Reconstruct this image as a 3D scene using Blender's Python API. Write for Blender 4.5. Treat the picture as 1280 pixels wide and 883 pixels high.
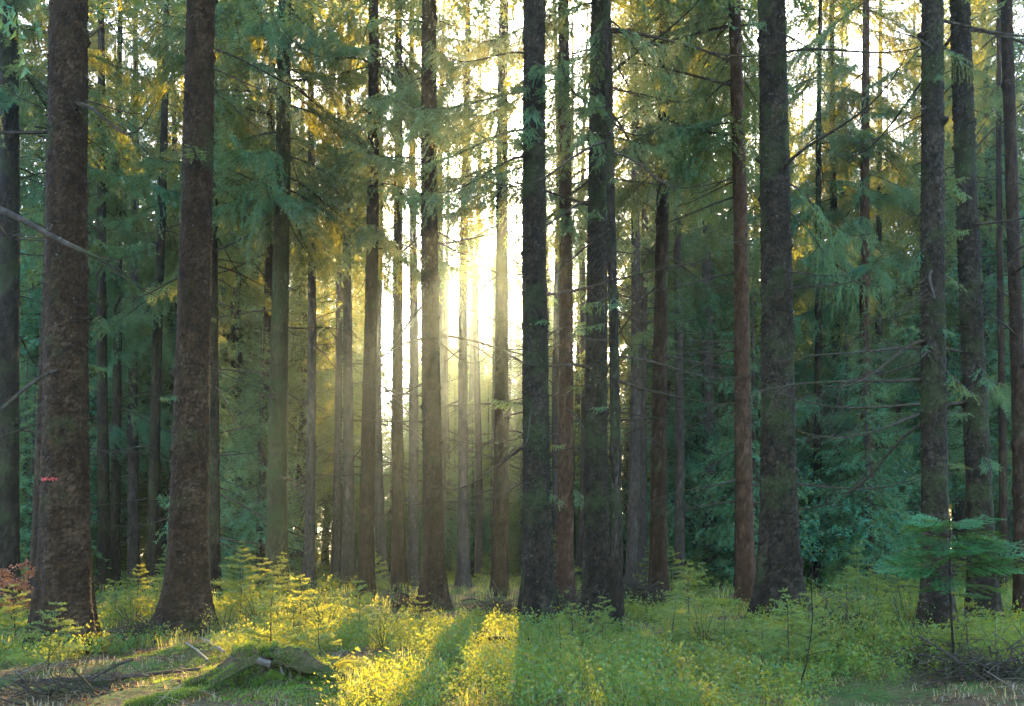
import bpy, math, random
import numpy as np
from mathutils import Vector
PI = math.pi
SC = bpy.context.scene
COL = SC.collection
for o in list(bpy.data.objects): bpy.data.objects.remove(o)

# ------------------------------------------------------------------ camera
EYE = 1.2; TILT = math.radians(2.0); F = 1050.0; SHIFT = 0.1616
cam = bpy.data.cameras.new('camera'); cam.sensor_width = 36; cam.lens = F / 1280 * 36
cam.shift_y = SHIFT; cam.clip_start = 0.05; cam.clip_end = 1500
co = bpy.data.objects.new('camera', cam); COL.objects.link(co)
co.location = (0, 0, EYE); co.rotation_euler = (PI / 2 + TILT, 0, 0); SC.camera = co

# ------------------------------------------------------------------ sky, sun, exposure
SUN_EL = math.radians(23.0); SUN_AZ = math.radians(1.5)      # azimuth from +Y, negative = to the left
w = bpy.data.worlds.new('World'); SC.world = w; w.use_nodes = True
nt = w.node_tree; nt.nodes.clear()
sky = nt.nodes.new('ShaderNodeTexSky'); sky.sky_type = 'NISHITA'; sky.sun_disc = False
sky.sun_elevation = SUN_EL; sky.sun_rotation = SUN_AZ; sky.dust_density = 2.0; sky.air_density = 1.0; sky.ozone_density = 3.0
bg = nt.nodes.new('ShaderNodeBackground'); bg.inputs[1].default_value = 0.15
wo = nt.nodes.new('ShaderNodeOutputWorld')
nt.links.new(sky.outputs[0], bg.inputs[0]); nt.links.new(bg.outputs[0], wo.inputs[0])
sl = bpy.data.lights.new('sun', 'SUN'); sl.energy = 5.0; sl.angle = math.radians(0.5); sl.color = (1.0, 0.71, 0.31)
so = bpy.data.objects.new('sun', sl); COL.objects.link(so)
sd = Vector((math.sin(SUN_AZ) * math.cos(SUN_EL), math.cos(SUN_AZ) * math.cos(SUN_EL), math.sin(SUN_EL)))
so.rotation_euler = sd.to_track_quat('Z', 'Y').to_euler()
so.location = (0, 0, 40)
SC.view_settings.view_transform = 'Standard'; SC.view_settings.look = 'None'
SC.view_settings.gamma = 1.0; SC.view_settings.exposure = 3.5
SC.render.engine = 'CYCLES'
cy = SC.cycles
cy.max_bounces = 6; cy.diffuse_bounces = 4; cy.glossy_bounces = 1; cy.transmission_bounces = 4; cy.volume_bounces = 1
cy.caustics_reflective = False; cy.caustics_refractive = False
cy.sample_clamp_indirect = 4.0
cy.use_denoising = True; cy.denoising_prefilter = 'NONE'
HAZE_DENSITY = 0.0011; HAZE_G = 0.88

# ------------------------------------------------------------------ helpers
def ray(px, py):
    xc = (px - 640) / F; yc = (441.5 - py) / F + SHIFT * 1280 / F
    return xc, math.cos(TILT) - yc * math.sin(TILT), math.sin(TILT) + yc * math.cos(TILT)
def at(px, py, Y):
    a, b, c = ray(px, py); s = Y / b
    return np.array([a * s, Y, EYE + c * s])
def zat(py, Y): return at(640, py, Y)[2]
def gh(x, y):
    x = np.asarray(x, float); y = np.asarray(y, float)
    return (0.05 * np.sin(x * .9 + .4 * y) + 0.045 * np.sin(y * .75 - .5 * x + 1.3) + .03 * np.sin(2.1 * x - 1.1 * y + .6)
            + .018 * np.sin(3.7 * x + 2.9 * y) + .012 * np.sin(5.3 * y - 4.1 * x) + .12 * np.sin(x * .11 + 1) * np.sin(y * .13)) * np.clip(y / 6.0 + .4, .4, 1)
def ground_at(px, py):
    a, b, c = ray(px, py); lo = 2.0
    for k in range(4000):
        Y = lo + k * .01
        s = Y / b
        if EYE + c * s <= gh(a * s, Y): break
    return np.array([a * s, Y, float(gh(a * s, Y))])

def vnoise(p, seed=0):
    """smooth value noise of an (n,3) array"""
    p = np.asarray(p, float); i = np.floor(p).astype(np.int64); f = p - i; f = f * f * (3 - 2 * f)
    def h(a, b, c):
        n = (a * 73856093) ^ (b * 19349663) ^ (c * 83492791) ^ (seed * 2654435761)
        n = (n ^ (n >> 13)) * 1274126177 & 0x7fffffff
        return ((n ^ (n >> 16)) & 0xffff) / 65535.0
    r = 0
    for dx in (0, 1):
        for dy in (0, 1):
            for dz in (0, 1):
                wgt = (f[:, 0] if dx else 1 - f[:, 0]) * (f[:, 1] if dy else 1 - f[:, 1]) * (f[:, 2] if dz else 1 - f[:, 2])
                r = r + wgt * h(i[:, 0] + dx, i[:, 1] + dy, i[:, 2] + dz)
    return r
def fbm(p, seed=0, oct=4):
    r = 0; a = .5; p = np.asarray(p, float)
    for k in range(oct): r = r + a * (vnoise(p * 2 ** k, seed + k) - .5); a *= .5
    return r

class Geo:
    """collects triangles per material slot"""
    def __init__(s): s.v = []; s.f = []; s.m = []; s.n = 0
    def add(s, v, f, m=0):
        v = np.asarray(v, np.float32).reshape(-1, 3); f = np.asarray(f, np.int64).reshape(-1, 3)
        if len(f) == 0: return
        s.v.append(v); s.f.append(f + s.n); s.m.append(np.full(len(f), m, np.int32)); s.n += len(v)
    def soup(s, t, m=0):
        t = np.asarray(t, np.float32).reshape(-1, 3); s.add(t, np.arange(len(t)).reshape(-1, 3), m)
    def arrays(s):
        return np.concatenate(s.v), np.concatenate(s.f), np.concatenate(s.m)
    def addgeo(s, arr, M=None, loc=(0, 0, 0)):
        v, f, m = arr
        if M is not None: v = v @ np.asarray(M, np.float32).T
        v = v + np.asarray(loc, np.float32)
        s.v.append(v.astype(np.float32)); s.f.append(f + s.n); s.m.append(m); s.n += len(v)
    def mesh(s, name, mats, smooth=False):
        v, f, m = s.arrays()
        me = bpy.data.meshes.new(name)
        me.vertices.add(len(v)); me.vertices.foreach_set('co', v.ravel())
        me.loops.add(len(f) * 3); me.loops.foreach_set('vertex_index', f.ravel().astype(np.int32))
        me.polygons.add(len(f)); me.polygons.foreach_set('loop_start', np.arange(0, len(f) * 3, 3, dtype=np.int32))
        for mt in mats: me.materials.append(mt)
        me.polygons.foreach_set('material_index', m.astype(np.int32))
        me.polygons.foreach_set('use_smooth', np.full(len(f), smooth))
        if getattr(s, 'attr', None) is not None and len(s.attr) == len(v):
            me.attributes.new('plate', 'FLOAT', 'POINT').data.foreach_set('value', s.attr.astype(np.float32))
        me.update(calc_edges=True)
        return me

def link(name, me, parent=None, loc=(0, 0, 0), rot=(0, 0, 0), scale=None):
    o = bpy.data.objects.new(name, me); COL.objects.link(o)
    o.location = loc; o.rotation_euler = rot
    if scale is not None: o.scale = (scale,) * 3 if isinstance(scale, (int, float)) else scale
    if parent is not None: o.parent = parent
    return o
def tag(o, label=None, cat=None, group=None, kind=None):
    if label: o['label'] = label
    if cat: o['category'] = cat
    if group: o['group'] = group
    if kind: o['kind'] = kind
    return o

def norm(a): return a / np.maximum(np.linalg.norm(a, axis=-1, keepdims=True), 1e-9)
def tube(pts, rad, n=5, cap=True, squash=None):
    pts = np.asarray(pts, float); rad = np.asarray(rad, float); k = len(pts)
    t = norm(np.gradient(pts, axis=0))
    up = np.array([0.13, 0.21, 1.0]) if abs(t[0][2]) < .9 else np.array([1.0, .1, 0])
    a = norm(np.cross(t, up)); b = np.cross(t, a)
    th = np.arange(n) * 2 * PI / n
    v = pts[:, None] + rad[:, None, None] * (a[:, None] * np.cos(th)[None, :, None] + b[:, None] * np.sin(th)[None, :, None])
    v = v.reshape(-1, 3); i = np.arange(k - 1)[:, None] * n; j = np.arange(n)[None]; j2 = (j + 1) % n
    A = i + j; B = i + j2; Cc = i + n + j2; D = i + n + j
    f = np.concatenate([np.stack([A, B, Cc], -1).reshape(-1, 3), np.stack([A, Cc, D], -1).reshape(-1, 3)])
    if cap:
        v = np.concatenate([v, pts[[0, -1]]]); c0 = k * n
        jj = np.arange(n); f = np.concatenate([f, np.stack([np.full(n, c0), (jj + 1) % n, jj], -1),
                                              np.stack([np.full(n, c0 + 1), (k - 1) * n + jj, (k - 1) * n + (jj + 1) % n], -1)])
    return v, f
def curve(p0, p1, n=8, sag=0, wob=0, rng=None):
    t = np.linspace(0, 1, n)[:, None]; p = np.asarray(p0) * (1 - t) + np.asarray(p1) * t
    p = p + np.array([0, 0, 1]) * (-sag * 4 * t * (1 - t))
    if wob:
        d = rng.normal(0, wob, (n, 3)); d[0] = 0; d[-1] *= .3
        p = p + np.cumsum(d, 0) * .5
    return p

def needles(P, D, L, spacing, nl, nw, rng, spread=.9):
    """one thin triangle per needle along straight shoots P + D*L"""
    P = np.asarray(P); D = np.asarray(D); L = np.asarray(L)
    cnt = np.maximum(2, (L / spacing).astype(int)); idx = np.repeat(np.arange(len(L)), cnt); N = len(idx)
    t = rng.random(N); p = P[idx] + D[idx] * (t * L[idx])[:, None]; d = D[idx]
    r = norm(np.cross(d, rng.normal(size=(N, 3)))); r[:, 2] *= .8
    nd = norm(d * rng.uniform(.4, .9, N)[:, None] + r * spread)
    ln = nl * rng.uniform(.7, 1.2, N)
    s = norm(d + .5 * norm(np.cross(nd, rng.normal(size=(N, 3)))))
    a = p - s * nw * .5; b = p + s * nw * .5; c = p + nd * ln[:, None]
    return np.stack([a, b, c], 1)

# ------------------------------------------------------------------ materials
def mat(name):
    m = bpy.data.materials.new(name); m.use_nodes = True; m.node_tree.nodes.clear(); return m, m.node_tree
def N(t, kind, **kw):
    n = t.nodes.new(kind)
    for k, v in kw.items(): setattr(n, k, v)
    return n
def ramp(t, fac, stops):
    r = t.nodes.new('ShaderNodeValToRGB'); e = r.color_ramp.elements
    while len(e) < len(stops): e.new(.5)
    for el, (p, c) in zip(e, stops): el.position = p; el.color = (*c, 1)
    t.links.new(fac, r.inputs[0]); return r.outputs[0]
def mixc(t, fac, a, b, mode='MIX'):
    m = t.nodes.new('ShaderNodeMix'); m.data_type = 'RGBA'; m.blend_type = mode
    for s, val in ((m.inputs[0], fac), (m.inputs[6], a), (m.inputs[7], b)):
        if hasattr(val, 'links'): t.links.new(val, s)
        else: s.default_value = val if isinstance(val, float) else (*val, 1)
    return m.outputs[2]
def noise(t, scale, detail=4, rough=.6, coord='Object', stretch=None):
    tc = N(t, 'ShaderNodeTexCoord'); src = tc.outputs[coord]
    if stretch:
        mp = N(t, 'ShaderNodeMapping'); mp.inputs['Scale'].default_value = stretch; t.links.new(src, mp.inputs[0]); src = mp.outputs[0]
    n = N(t, 'ShaderNodeTexNoise'); n.inputs['Scale'].default_value = scale; n.inputs['Detail'].default_value = detail
    n.inputs['Roughness'].default_value = rough; t.links.new(src, n.inputs['Vector']); return n.outputs['Fac']

def leaf_mat(name, dark, light, trans, tf=.4, scale=1.5, gloss=.022, dry=None):
    m, t = mat(name)
    nz = noise(t, scale, 3, .6, 'Object'); oi = N(t, 'ShaderNodeObjectInfo')
    c = ramp(t, nz, [(.3, dark), (.7, light)])
    hs = N(t, 'ShaderNodeHueSaturation'); t.links.new(c, hs.inputs['Color'])
    mr = N(t, 'ShaderNodeMapRange'); mr.inputs['To Min'].default_value = .75; mr.inputs['To Max'].default_value = 1.3
    t.links.new(oi.outputs['Random'], mr.inputs['Value']); t.links.new(mr.outputs[0], hs.inputs['Value'])
    c = hs.outputs[0]
    tr = trans
    if dry is not None:
        nz2 = noise(t, 11, 2, .5, 'Object'); k = ramp(t, nz2, [(.56, (0, 0, 0)), (.66, (1, 1, 1))])
        c = mixc(t, k, c, dry)
    d = N(t, 'ShaderNodeBsdfDiffuse'); t.links.new(c, d.inputs[0])
    tl = N(t, 'ShaderNodeBsdfTranslucent'); tl.inputs[0].default_value = (*trans, 1)
    mx = N(t, 'ShaderNodeMixShader'); mx.inputs[0].default_value = tf
    t.links.new(d.outputs[0], mx.inputs[1]); t.links.new(tl.outputs[0], mx.inputs[2])
    g = N(t, 'ShaderNodeBsdfGlossy'); g.inputs['Roughness'].default_value = .45; g.inputs[0].default_value = (.8, .9, .9, 1)
    mx2 = N(t, 'ShaderNodeMixShader'); mx2.inputs[0].default_value = gloss
    t.links.new(mx.outputs[0], mx2.inputs[1]); t.links.new(g.outputs[0], mx2.inputs[2])
    o = N(t, 'ShaderNodeOutputMaterial'); t.links.new(mx2.outputs[0], o.inputs[0])
    return m
NEEDLE = leaf_mat('needles', (.014, .13, .075), (.04, .20, .115), (.50, .43, .03), .36)
NEEDLE_YOUNG = leaf_mat('young_needles', (.02, .10, .05), (.05, .16, .06), (.56, .50, .03), .45, 3)
NEEDLE_FIR = leaf_mat('fir_needles', (.014, .08, .026), (.06, .20, .055), (.26, .40, .06), .35, 75, .04)
BILBERRY = leaf_mat('bilberry_leaves', (.012, .065, .020), (.05, .14, .028), (.52, .48, .02), .33, .9, dry=(.22, .12, .04))
GRASS = leaf_mat('grass_blades', (.04, .12, .025), (.13, .21, .04), (.66, .56, .06), .5, 1.2, .05, dry=(.35, .25, .10))
DRYGRASS = leaf_mat('dry_grass_blades', (.20, .13, .06), (.34, .24, .11), (.60, .42, .16), .4, 2, .05)
BEECH = leaf_mat('rusty_leaves', (.22, .06, .025), (.40, .14, .05), (.70, .26, .09), .4, 6, .04)
MOSSF = leaf_mat('moss_fronds', (.035, .075, .012), (.09, .15, .025), (.45, .50, .04), .35, 5, .02)

def bark_mat(name, dark, mid, light, moss=(.035, .045, .012), mossamt=.15, lichen=.25):
    m, t = mat(name)
    nz = noise(t, 9, 6, .7, 'Object', (1, 1, .7))
    c = ramp(t, nz, [(.28, dark), (.5, mid), (.74, light)])
    vor = N(t, 'ShaderNodeTexVoronoi'); vor.inputs['Scale'].default_value = 34
    tc = N(t, 'ShaderNodeTexCoord'); mp = N(t, 'ShaderNodeMapping'); mp.inputs['Scale'].default_value = (1, 1, .8)
    t.links.new(tc.outputs['Object'], mp.inputs[0]); t.links.new(mp.outputs[0], vor.inputs['Vector'])
    cc = mixc(t, .22, c, ramp(t, vor.outputs['Color'], [(.2, dark), (.8, light)]))
    at_ = N(t, 'ShaderNodeAttribute', attribute_name='plate'); pk = ramp(t, at_.outputs['Fac'], [(.0, (0, 0, 0)), (.30, (.12, .12, .12)), (.9, (1, 1, 1))])
    gate = noise(t, 3.5, 3, .6, 'Object', (1, 1, .5)); gk = ramp(t, gate, [(.42, (.15, .15, .15)), (.62, (.9, .9, .9))])
    mm = N(t, 'ShaderNodeMath', operation='MULTIPLY'); t.links.new(pk, mm.inputs[0]); t.links.new(gk, mm.inputs[1])
    cc = mixc(t, mm.outputs[0], cc, tuple(min(1, x * 1.25 + .012) for x in light))
    big = noise(t, 1.3, 4, .6, 'Object'); k = ramp(t, big, [(.62 - mossamt * .4, (0, 0, 0)), (.78 - mossamt * .3, (1, 1, 1))])
    cc = mixc(t, k, cc, moss)
    ln = noise(t, 38, 2, .5, 'Object', (1, 1, .6)); lk = ramp(t, ln, [(.70, (0, 0, 0)), (.74, (lichen, lichen, lichen))])
    cc = mixc(t, lk, cc, (.34, .36, .33))
    b = N(t, 'ShaderNodeBsdfPrincipled'); t.links.new(cc, b.inputs['Base Color']); b.inputs['Roughness'].default_value = .85
    b.inputs['Specular IOR Level'].default_value = .12
    fine = noise(t, 70, 5, .7, 'Object'); bp = N(t, 'ShaderNodeBump'); bp.inputs['Strength'].default_value = .8; bp.inputs['Distance'].default_value = .012
    ad = N(t, 'ShaderNodeMath'); t.links.new(fine, ad.inputs[0]); t.links.new(vor.outputs['Distance'], ad.inputs[1])
    t.links.new(ad.outputs[0], bp.inputs['Height']); t.links.new(bp.outputs[0], b.inputs['Normal'])
    o = N(t, 'ShaderNodeOutputMaterial'); t.links.new(b.outputs[0], o.inputs[0]); return m
BARK = {
    'brown': bark_mat('brown_bark', (.0045, .002, .0008), (.019, .0088, .003), (.060, .031, .012)),
    'red': bark_mat('reddish_bark', (.012, .0055, .0025), (.042, .019, .008), (.10, .05, .024), mossamt=.1),
    'mossy': bark_mat('mossy_bark', (.010, .008, .0025), (.032, .025, .008), (.08, .065, .024), mossamt=.45),
    'grey': bark_mat('grey_bark', (.015, .010, .0075), (.050, .034, .024), (.11, .082, .06), mossamt=.15, lichen=.4),
    'dark': bark_mat('dark_bark', (.004, .0025, .0013), (.013, .008, .004), (.046, .030, .015), mossamt=.3, lichen=.25),
}
TWIG = bark_mat('dead_twig_bark', (.018, .013, .008), (.048, .034, .021), (.12, .09, .062), mossamt=.2, lichen=.3)
TWIGPALE = bark_mat('bleached_wood', (.12, .09, .06), (.22, .165, .11), (.34, .27, .19), mossamt=.05, lichen=.2)
WOODROT = bark_mat('rotten_wood', (.025, .014, .008), (.075, .042, .022), (.17, .10, .055), mossamt=.55)
MOSSWOOD = bark_mat('moss_over_wood', (.05, .07, .02), (.08, .13, .025), (.13, .19, .04), moss=(.07, .14, .02), mossamt=.95)
def paint_mat():
    m, t = mat('red_paint'); b = N(t, 'ShaderNodeBsdfPrincipled')
    nz = noise(t, 30, 4, .7); t.links.new(ramp(t, nz, [(.35, (.2, .02, .01)), (.65, (.5, .035, .02))]), b.inputs['Base Color'])
    b.inputs['Roughness'].default_value = .7; o = N(t, 'ShaderNodeOutputMaterial'); t.links.new(b.outputs[0], o.inputs[0]); return m
def cutwood_mat():
    m, t = mat('cut_wood'); b = N(t, 'ShaderNodeBsdfPrincipled')
    nz = noise(t, 14, 6, .7, 'Object', (1, 1, 4)); t.links.new(ramp(t, nz, [(.3, (.04, .03, .02)), (.7, (.13, .10, .07))]), b.inputs['Base Color'])
    b.inputs['Roughness'].default_value = .8; o = N(t, 'ShaderNodeOutputMaterial'); t.links.new(b.outputs[0], o.inputs[0]); return m
CUT = cutwood_mat()
def ground_mat():
    m, t = mat('forest_floor')
    a = noise(t, .9, 6, .65); b_ = noise(t, 28, 5, .7); c_ = noise(t, 90, 3, .7)
    litter = ramp(t, b_, [(.3, (.045, .028, .016)), (.5, (.12, .075, .038)), (.7, (.24, .155, .075))])
    moss = ramp(t, c_, [(.3, (.03, .055, .012)), (.7, (.10, .15, .03))])
    k = ramp(t, a, [(.42, (0, 0, 0)), (.58, (1, 1, 1))])
    cc = mixc(t, k, litter, moss)
    p = N(t, 'ShaderNodeBsdfPrincipled'); t.links.new(cc, p.inputs['Base Color']); p.inputs['Roughness'].default_value = .95
    p.inputs['Specular IOR Level'].default_value = .1
    bp = N(t, 'ShaderNodeBump'); bp.inputs['Strength'].default_value = 1; bp.inputs['Distance'].default_value = .03
    t.links.new(b_, bp.inputs['Height']); t.links.new(bp.outputs[0], p.inputs['Normal'])
    o = N(t, 'ShaderNodeOutputMaterial'); t.links.new(p.outputs[0], o.inputs[0]); return m

# ------------------------------------------------------------------ ground sheet
def build_ground():
    ys = np.concatenate([np.linspace(-45, 1, 16), np.linspace(1.6, 16, 170), np.geomspace(16.5, 280, 70)])
    us = np.linspace(-1, 1, 151); us = np.sign(us) * np.abs(us) ** 1.25
    Wd = np.clip(9 + .9 * np.abs(ys) + .0 * ys, 12, 240); Wd[:14] = 60; Wd = np.maximum(Wd, np.where(ys > 60, 240, 0)) if False else Wd
    X = us[None] * np.maximum(Wd, 12)[:, None]; Y = np.repeat(ys[:, None], len(us), 1)
    Z = gh(X, Y); p = np.stack([X, Y, Z], -1).reshape(-1, 3)
    q = p * np.array([1, 1, 0]); near = np.clip((26 - p[:, 1]) / 12, 0, 1)
    p[:, 2] += fbm(q * 2.2, 5, 4) * .10 * near
    ny, nx = len(ys), len(us); i = np.arange(ny - 1)[:, None] * nx; j = np.arange(nx - 1)[None]
    A = i + j; g = Geo()
    g.add(p, np.concatenate([np.stack([A, A + 1, A + nx + 1], -1).reshape(-1, 3), np.stack([A, A + nx + 1, A + nx], -1).reshape(-1, 3)]))
    o = link('forest_floor', g.mesh('forest_floor', [ground_mat()], True)); tag(o, kind='structure')
    o['label'] = 'brown needle litter and moss covering the forest floor'
build_ground()

# ------------------------------------------------------------------ trunk builder
def trunk_geo(r0, H, lean, seed, na, nz_in, zin, flare=.5, flareh=.35, lobes=5, amp=.008, bend=.05):
    """lean = (dx,dy) per metre; fine rings up to zin, coarse above"""
    rng = np.random.default_rng(seed)
    z = np.concatenate([np.linspace(-.35, zin, nz_in), np.linspace(zin, H, 14)[1:]])
    th = np.arange(na) * 2 * PI / na
    ph = rng.random(4) * 6.28
    cx = lean[0] * z + bend * (np.sin(z * .35 + ph[0]) - math.sin(ph[0])) ; cyy = lean[1] * z + bend * (np.sin(z * .31 + ph[1]) - math.sin(ph[1]))
    zc = np.maximum(z, 0)
    r = r0 * np.clip(1.04 - .72 * (zc / H) - .28 * (zc / H) ** 4, .02, 2)
    fl = flare * np.exp(-zc / flareh) + .20 * np.exp(-zc / 1.5)
    lob = .5 + .5 * np.cos(lobes * th + ph[2] + .8 * np.sin(2 * th + ph[3])); lob = lob ** 1.5
    R = r[:, None] * (1 + fl[:, None] * (.45 + 1.1 * lob[None])) 
    Z, T = np.meshgrid(z, th, indexing='ij')
    q = np.stack([np.cos(T) * 2, np.sin(T) * 2, Z * 1.4], -1).reshape(-1, 3)
    R = R * (1 + .10 * fbm(q, seed % 97, 3).reshape(R.shape))
    # bark scales: jittered cells on (angle, z)
    ncol = max(8, int(2 * PI * r0 / .065)); cu = T / (2 * PI) * ncol; cv = Z / .046 + .35 * np.sin(T * 3)
    iu = np.floor(cu).astype(int); iv = np.floor(cv).astype(int)
    def hsh(a, b, k):
        n = ((a % ncol) * 374761393 + b * 668265263 + k * 1442695041 + seed * 97) & 0x7fffffff
        n = (n ^ (n >> 13)) * 1274126177 & 0x7fffffff; return ((n ^ (n >> 15)) & 0xffff) / 65535.
    f1 = np.full(T.shape, 9.); f2 = np.full(T.shape, 9.); hid = np.zeros(T.shape); dv = np.zeros(T.shape)
    for a in (-1, 0, 1):
        for b in (-1, 0, 1):
            u = iu + a; v = iv + b; du = u + hsh(u, v, 1) - cu; dvv = v + hsh(u, v, 2) - cv
            d = np.sqrt(du * du + dvv * dvv); c = d < f1
            f2 = np.where(c, f1, np.minimum(f2, d)); hid = np.where(c, hsh(u, v, 3), hid); dv = np.where(c, dvv, dv); f1 = np.where(c, d, f1)
    plate = np.clip((f2 - f1) * 3.5, 0, 1) * (.35 + .65 * hid) + np.clip(dv, -.2, .8) * .9 * (hid > .45)
    big = vnoise(np.stack([np.cos(T) * 1.5, np.sin(T) * 1.5, Z * 2.2], -1).reshape(-1, 3), seed % 31).reshape(T.shape)
    R = R + amp * (plate - .5) * (.5 + big)
    # knots where whorls of branches were shed
    for k in range(int(zin / .55)):
        zk = .8 + k * .55 + rng.uniform(-.15, .15)
        for q_ in range(rng.integers(1, 4)):
            tk = rng.random() * 6.28; dt = (T - tk + PI) % (2 * PI) - PI
            R = R + amp * 2.4 * np.exp(-((dt * r0) ** 2 + (Z - zk) ** 2) / (2 * .028 ** 2))
    P = np.stack([cx[:, None] + R * np.cos(T), cyy[:, None] + R * np.sin(T), Z], -1).reshape(-1, 3)
    nzz = len(z); i = np.arange(nzz - 1)[:, None] * na; j = np.arange(na)[None]; j2 = (j + 1) % na
    A, B, C_, D = i + j, i + j2, i + na + j2, i + na + j
    g = Geo(); g.add(P, np.concatenate([np.stack([A, B, C_], -1).reshape(-1, 3), np.stack([A, C_, D], -1).reshape(-1, 3)]))
    pl = np.clip(plate * .8 + .25 * (big - .5), 0, 1.2).reshape(-1)
    g.attr = pl
    def centre(zz): return (float(np.interp(zz, z, cx)), float(np.interp(zz, z, cyy)))
    def radius(zz): return float(np.interp(zz, z, r * (1 + fl * .8)))
    return g, centre, radius

# ------------------------------------------------------------------ boughs
def bough(L, seed, lod=0, dens=1.0, droop=.22, hang=.5, dead=False):
    rng = np.random.default_rng(seed); g = Geo()
    n = 12; t = np.linspace(0, 1, n)
    ax = np.stack([L * t * (1 - .04 * t), L * .06 * np.sin(t * 3 + rng.random() * 6) * t, -droop * L * (np.sin(t * 2.3) - .28 * t ** 3) * t ** .6], -1)
    r = (.006 + .006 * L) * (1 - t) ** .8 + .0022
    sides = 5 if lod == 0 else 3
    g.add(*tube(ax if lod < 2 else ax[::3], r if lod < 2 else r[::3], sides, False), 0)
    sp = (.06, .07, .13)[lod] / dens
    ts = np.arange(.12 if not dead else .15, .98, sp / L)
    SP, SD, SLn = [], [], []
    for k, tt in enumerate(ts):
        for side in ((1, -1) if lod < 2 or dead else ((1, -1)[k % 2],)):
            if rng.random() < (.12 if not dead else .5): continue
            tj = np.clip(tt + rng.uniform(-.3, .3) * sp / L, 0, 1)
            p = np.array([np.interp(tj, t, ax[:, i]) for i in range(3)])
            l = L * (.36 * (1 - tj) ** .8 + .05) * min(1, tj * 3.2 + .15) * rng.uniform(.6, 1.2)
            an = math.radians(rng.uniform(38, 68)) * side
            d0 = np.array([math.cos(an), math.sin(an), rng.uniform(-.25, .1) - (.15 if not dead else .0)])
            d0 /= np.linalg.norm(d0); m = 6; q = np.linspace(0, 1, m)[:, None]
            hg = hang * rng.uniform(.5, 1.4)
            pts = p + d0 * q * l + np.array([0, 0, -1]) * (q ** 2) * l * hg + np.array([.25, 0, 0]) * q ** 2 * l
            if dead: pts = pts + np.cumsum(rng.normal(0, .012 * l / .3, (m, 3)), 0)
            if lod < 2 or dead: g.add(*tube(pts, np.linspace(.0036, .0014, m) * (1 if lod == 0 else 1.3), 3, False), 0)
            seg = np.diff(pts, axis=0); sl_ = np.linalg.norm(seg, axis=1)
            if not dead:
                SP += list(pts[:-1]); SD += list(seg / sl_[:, None]); SLn += list(sl_)
            # tertiary twigs
            nt_ = int(l / ((.05, .06, .13)[lod] if not dead else .12) * dens)
            for j in range(nt_):
                u = rng.uniform(.12, 1); k2 = min(m - 2, int(u * (m - 1))); b0 = pts[k2] + (pts[k2 + 1] - pts[k2]) * (u * (m - 1) - k2)
                dd = norm(seg[k2] / sl_[k2] * .8 + np.array([rng.normal(0, .45), rng.normal(0, .45), rng.uniform(-.9, .1) * (hang + .3)]))
                ll = rng.uniform(.05, .16) * (1.25 - .5 * u) * (1 + .5 * (lod == 2))
                if dead:
                    ll *= 1.5; g.add(*tube(np.stack([b0, b0 + dd * ll * .5, b0 + dd * ll + rng.normal(0, .02, 3)]), [.0018, .0014, .001], 3, False), 0)
                else: SP.append(b0); SD.append(dd); SLn.append(ll)
    if not dead:
        a = {0: (.0030, .022, .0056), 1: (.0085, .038, .015), 2: (.036, .105, .058)}[lod]
        g.soup(needles(SP, SD, SLn, a[0], a[1], a[2], rng), 1)
    return g

DEADB = [bough(1.0 + .35 * i, 900 + i, 0, .75, droop=(.15, .3, .05, .4, -.1, .22)[i], hang=(.4, .8, .2)[i % 3], dead=True).mesh('dead_branch', [TWIG]) for i in range(6)]
LIVE0 = [bough(1.3 + .22 * i, 100 + i, 0, .95, droop=(.3, .22, .4, .28, .2, .36)[i], hang=(.75, .4, .9, .6, .5, .8)[i]).mesh('branch', [TWIG, NEEDLE]) for i in range(6)]
LIVE1 = [bough(1.7 + .25 * i, 200 + i, 1, 1.25, droop=(.32, .25, .42, .3, .22)[i], hang=(.8, .5, 1., .7, .9)[i]).mesh('branch', [TWIG, NEEDLE]) for i in range(5)]
SPRIG = [bough(.34 + .08 * i, 300 + i, 0, 1.3, droop=.1, hang=.3).mesh('sprig', [TWIG, NEEDLE]) for i in range(4)]
FARB = [bough(2.0, 400 + i, 2, (1., .9, 1.1)[i % 3], droop=(.3, .4, .25, .35)[i], hang=.9).arrays() for i in range(4)]

def rot(az, pitch, s):
    ca, sa, cp, sp = math.cos(az), math.sin(az), math.cos(pitch), math.sin(pitch)
    Ry = np.array([[cp, 0, sp], [0, 1, 0], [-sp, 0, cp]]); Rz = np.array([[ca, -sa, 0], [sa, ca, 0], [0, 0, 1]])
    return Rz @ Ry @ np.diag([s, s, s])
def crown_geo(z0, z1, nb, lmax, seed, sparse=0.0, lmin=.35):
    rng = np.random.default_rng(seed); g = Geo()
    zs = z0 + (z1 - z0) * (np.arange(nb) + rng.random(nb)) / nb
    for k, zz in enumerate(zs):
        if rng.random() < sparse: continue
        u = (zz - z0) / (z1 - z0); l = (lmax * (1 - u) ** .75 * min(1, .55 + 2 * u) + lmin) * rng.uniform(.65, 1.15)
        g.addgeo(FARB[rng.integers(len(FARB))], rot(rng.random() * 6.28, rng.uniform(-.25, .2) + .1 * (1 - u), l / 2.0), (0, 0, zz))
    return g
CROWN_LOW = [crown_geo(0, 26, 330, 2.9, 50 + i).mesh('crown', [TWIG, NEEDLE]) for i in range(3)]       # boughs nearly to the ground
CROWN_HIGH = [crown_geo(0, 14, 95, 2.1, 60 + i).mesh('crown', [TWIG, NEEDLE]) for i in range(3)]      # upper crown, above the frame
CROWN_SMALL = [crown_geo(0, 10, 170, 1.9, 80 + i, lmin=.2).mesh('crown', [TWIG, NEEDLE]) for i in range(2)]      # half grown spruces
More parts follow.
